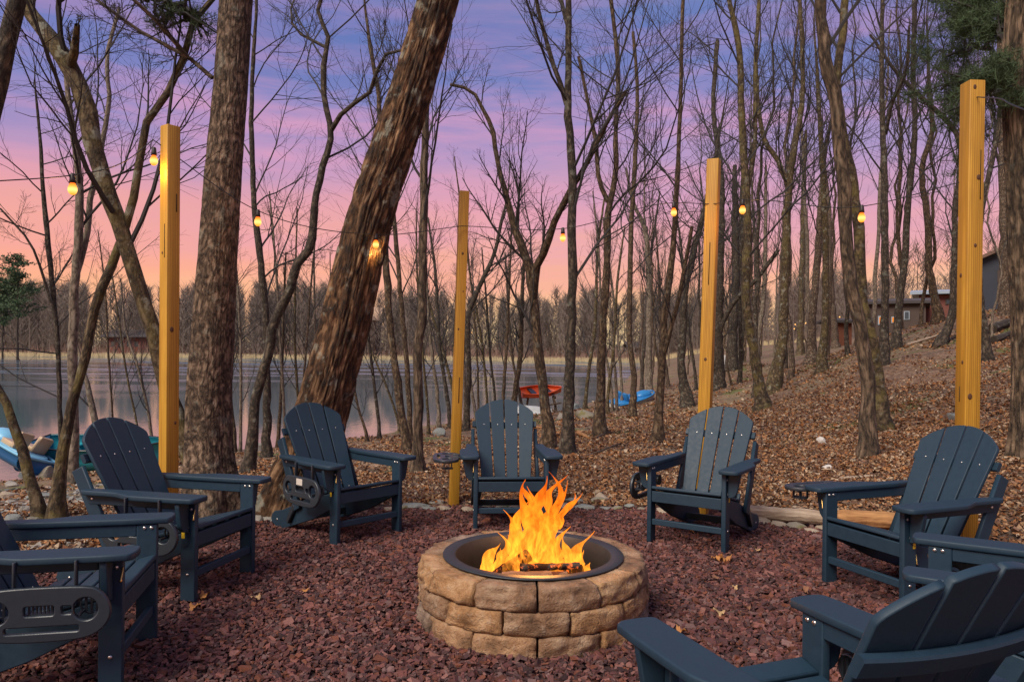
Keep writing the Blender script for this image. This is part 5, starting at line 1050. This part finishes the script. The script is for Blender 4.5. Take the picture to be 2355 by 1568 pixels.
# boats at the left shore
c = inter(236, 1050, 15.4); bt = boat((c[0], c[1], c[2] - .28), R(-6), 2.9, 1.25, .56, TEAL, BLACKR, 'teal rowboat with black rim on the shore behind the left chair', tilt=(R(8), R(2)), seats=((-.28, .05),), seatm=TEAL, sharp=1.5)
box_part('transom', (.05, 1.05, .40), (-1.46, 0, .36), SKY, bt)
pedal_boat(18, 1052, 14.6, R(150), 1.7, .9, 'light blue pedal boat with tan seat at the far left shore', NAVY, SKY, TAN, (R(20), R(-14)), -.05)
c = inter(98, 1066, 14.9); boat((c[0], c[1], c[2] - .12), R(60), 1.0, .55, .28, NAVY, BLUE, 'small dark blue boat between the curved trunks', tilt=(R(18), R(6)), seats=((),), sharp=1.3)

# ================================================================ houses
WALLB = M_simple('dark_slate_siding', (.030, .036, .050), .8, .2, 2); ROOFB = M_simple('brown_roof', (.16, .095, .07), .9, .25, 3); REDB = M_simple('red_siding', (.16, .055, .04), .85, .2, 2); BRN = M_simple('brown_siding', (.07, .048, .038), .85, .25, 2); TANR = M_simple('tan_roof', (.42, .27, .18), .9, .12, 1); DKR = M_simple('dark_roof', (.06, .05, .05), .9, .2, 1)
GLAZE = M_simple('dark_glass', (.05, .07, .09), .15, .1, 5); LITW = M_emit('lit_window_glow', (1, .30, .03), .8); METAL = M_simple('pale_metal_roof', (.30, .36, .42), .4, .1, 3)
def prism(name, pts, depth, mat, parent, loc):
    """gable profile in XZ extruded along Y"""
    n = len(pts); V = np.array([(x, 0, z) for x, z in pts] + [(x, depth, z) for x, z in pts]); bm = bmesh.new(); vs = [bm.verts.new(v) for v in V]; bm.faces.new(vs[:n]); bm.faces.new(vs[n:][::-1])
    for i in range(n): bm.faces.new((vs[i], vs[i + n], vs[(i + 1) % n + n], vs[(i + 1) % n]))
    bmesh.ops.recalc_face_normals(bm, faces=bm.faces); me = bpy.data.meshes.new(name); bm.to_mesh(me); bm.free(); me.materials.append(mat); o = link(name, me, parent); o.location = loc; return o
def house(px0, px1, py_eave, py_apex, py_base, Y, depth, wall, roof, label, wins=(), lit=(), gable=True, rz=0, over=.35, name='house'):
    a, b = at(px0, py_base, Y), at(px1, py_base, Y); wd = b[0] - a[0]; he = at(px0, py_eave, Y)[2] - a[2]; ha = at(px0, py_apex, Y)[2] - a[2]; o = empty(name, (a[0], Y, a[2])); tag(o, label, 'house'); o.rotation_euler = (0, 0, rz)
    if gable:
        prism('wall', [(0, -2), (wd, -2), (wd, he), (wd / 2, ha - .1), (0, he)], depth, wall, o, (0, 0, 0)); t_ = .18; sl = (ha - he) / (wd / 2)
        for sg in (-1, 1):
            xs = wd / 2; e = wd / 2 + over; pr = [(xs, ha), (xs + sg * e, ha - sl * e), (xs + sg * e, ha - sl * e + t_), (xs, ha + t_)]; prism('roof', pr, depth + .8, roof, o, (0, -.4, 0))
    else:   # long side seen: ridge along X
        box = prism('wall', [(0, -2), (wd, -2), (wd, he), (0, he)], depth, wall, o, (0, 0, 0))
        bm = bmesh.new(); rp = [(-over, -over, he), (wd + over, -over, he), (wd + over, depth / 2, ha), (-over, depth / 2, ha), (-over, depth + over, he), (wd + over, depth + over, he)]; rp += [(x, y, z + .2) for x, y, z in rp]
        vs = [bm.verts.new(v) for v in rp]
        for f_ in [(0, 1, 2, 3), (3, 2, 5, 4), (6, 9, 8, 7), (9, 10, 11, 8), (0, 6, 7, 1), (4, 5, 11, 10), (0, 3, 9, 6), (3, 4, 10, 9), (1, 7, 8, 2), (2, 8, 11, 5)]: bm.faces.new([vs[i] for i in f_])
        bmesh.ops.recalc_face_normals(bm, faces=bm.faces); me = bpy.data.meshes.new('roof'); bm.to_mesh(me); bm.free(); me.materials.append(roof); link('roof', me, o)
    for fx, fz, fw, fh, on in [(*w_, 0) for w_ in wins] + [(*w_, 1) for w_ in lit]:
        w0, w1 = fx * wd, (fx + fw) * wd; z0_, z1_ = fz * he, (fz + fh) * he; fr = prism('window', [(w0, z0_), (w1, z0_), (w1, z1_), (w0, z1_)], .08, BRN if wall is not BRN else METAL, o, (0, -.06, 0)); m_ = min(.09, (w1 - w0) * .15)
        prism('pane', [(w0 + m_, z0_ + m_), (w1 - m_, z0_ + m_), (w1 - m_, z1_ - m_), (w0 + m_, z1_ - m_)], .04, LITW if on else GLAZE, fr, (0, -.02, 0))
    return o
house(2248, 2560, 600, 530, 692, 41, 7, WALLB, ROOFB, 'dark slate house with brown gable roof high on the slope at the right', wins=((.12, .45, .10, .3), (.5, .3, .12, .35)), rz=R(-32))
house(1998, 2112, 700, 688, 748, 56, 6, BRN, DKR, 'low brown cabin with lit orange window halfway up the slope', wins=((.62, .25, .1, .4),), lit=((.16, .02, .16, .42), (.40, .1, .10, .3)), gable=False, rz=R(-28))
house(2112, 2200, 678, 668, 712, 60, 5, REDB, METAL, 'long red shed with pale metal roof left of the tallest post', wins=((.1, .3, .2, .4), (.6, .3, .2, .4)), gable=False, over=.6, rz=R(-30))
o = house(1922, 1958, 742, 736, 776, 62, 3, M_simple('rust_boards', (.16, .055, .03), .9, .2, 3), DKR, 'small rust red shed behind the slope trunks', gable=False, name='shed')
house(258, 405, 925, 908, 815, 0, 0, BRN, DKR, '') if False else None
house(246, 336, 775, 758, 806, 224, 12, M_simple('rust_siding', (.20, .075, .055), .9, .2, .3), DKR, 'rust red lake house with dark roof across the water at the left', wins=((.1, .3, .1, .4), (.3, .3, .1, .4), (.5, .3, .1, .4), (.7, .3, .1, .4)), gable=False, over=1.5)
house(728, 862, 736, 704, 790, 226, 12, M_simple('umber_siding', (.15, .085, .06), .9, .2, .3), TANR, 'house with tan roof across the lake behind the thick leaning trunk', wins=((.08, .3, .08, .35), (.22, .3, .08, .35), (.8, .3, .08, .35)), gable=False, over=1.5)
house(1448, 1490, 800, 786, 826, 226, 8, M_simple('grey_siding', (.2, .19, .18), .9, .2, .3), DKR, 'small grey boathouse on the far shore right of the middle', wins=((.2, .3, .15, .4),), gable=False, over=1)
# white board fence behind the third post
fo_ = at(1662, 838, 58.); fe = empty('board_fence', tuple(fo_)); tag(fe, 'white board fence on the bank just right of the third post', 'fence')
fb = board('picket', .10, .03, .72, (0, 0, .36), None, .004, M_simple('white_paint', (.62, .63, .62), .6, .08, 5))
for i in range(7): k = link('picket', fb, fe); k.location = (i * .12, 0, 0)
rl = board('rail', .86, .04, .09, (.36, .04, .70), None, .004, ORG); link('rail', rl, fe)
# distant string lamps
for i, (px, py, Y) in enumerate([(1815, 752, 70), (1828, 746, 70), (1826, 756, 70), (1843, 750, 70), (1852, 743, 70), (1890, 741, 66), (1918, 737, 62), (1930, 729, 60), (1962, 734, 58), (1570, 760, 120), (1583, 755, 120), (2196, 664, 58), (1300, 764, 225), (1310, 768, 225), (1084, 765, 200)]):
    p = at(px, py, Y); V, Q = ICO2; s = .0017 * Y * .45; o = link('patio_lamp', mesh('patio_lamp', V * s, Q, True, mat=M_emit('patio_lamp_glow_%d' % i, (1, .45, .12), 2.2))); o.location = tuple(p)
    tag(o, 'tiny warm lamp far among the trees, %s from the left' % ordn[[0, 7, 6, 8, 9, 10, 11, 12, 13, 3, 4, 14, 1, 2, 0][i]] if i not in (0,) else 'tiny warm lamp far among the trees, leftmost of the close cluster on the slope', 'lamp', 'tiny lamps around the distant houses')
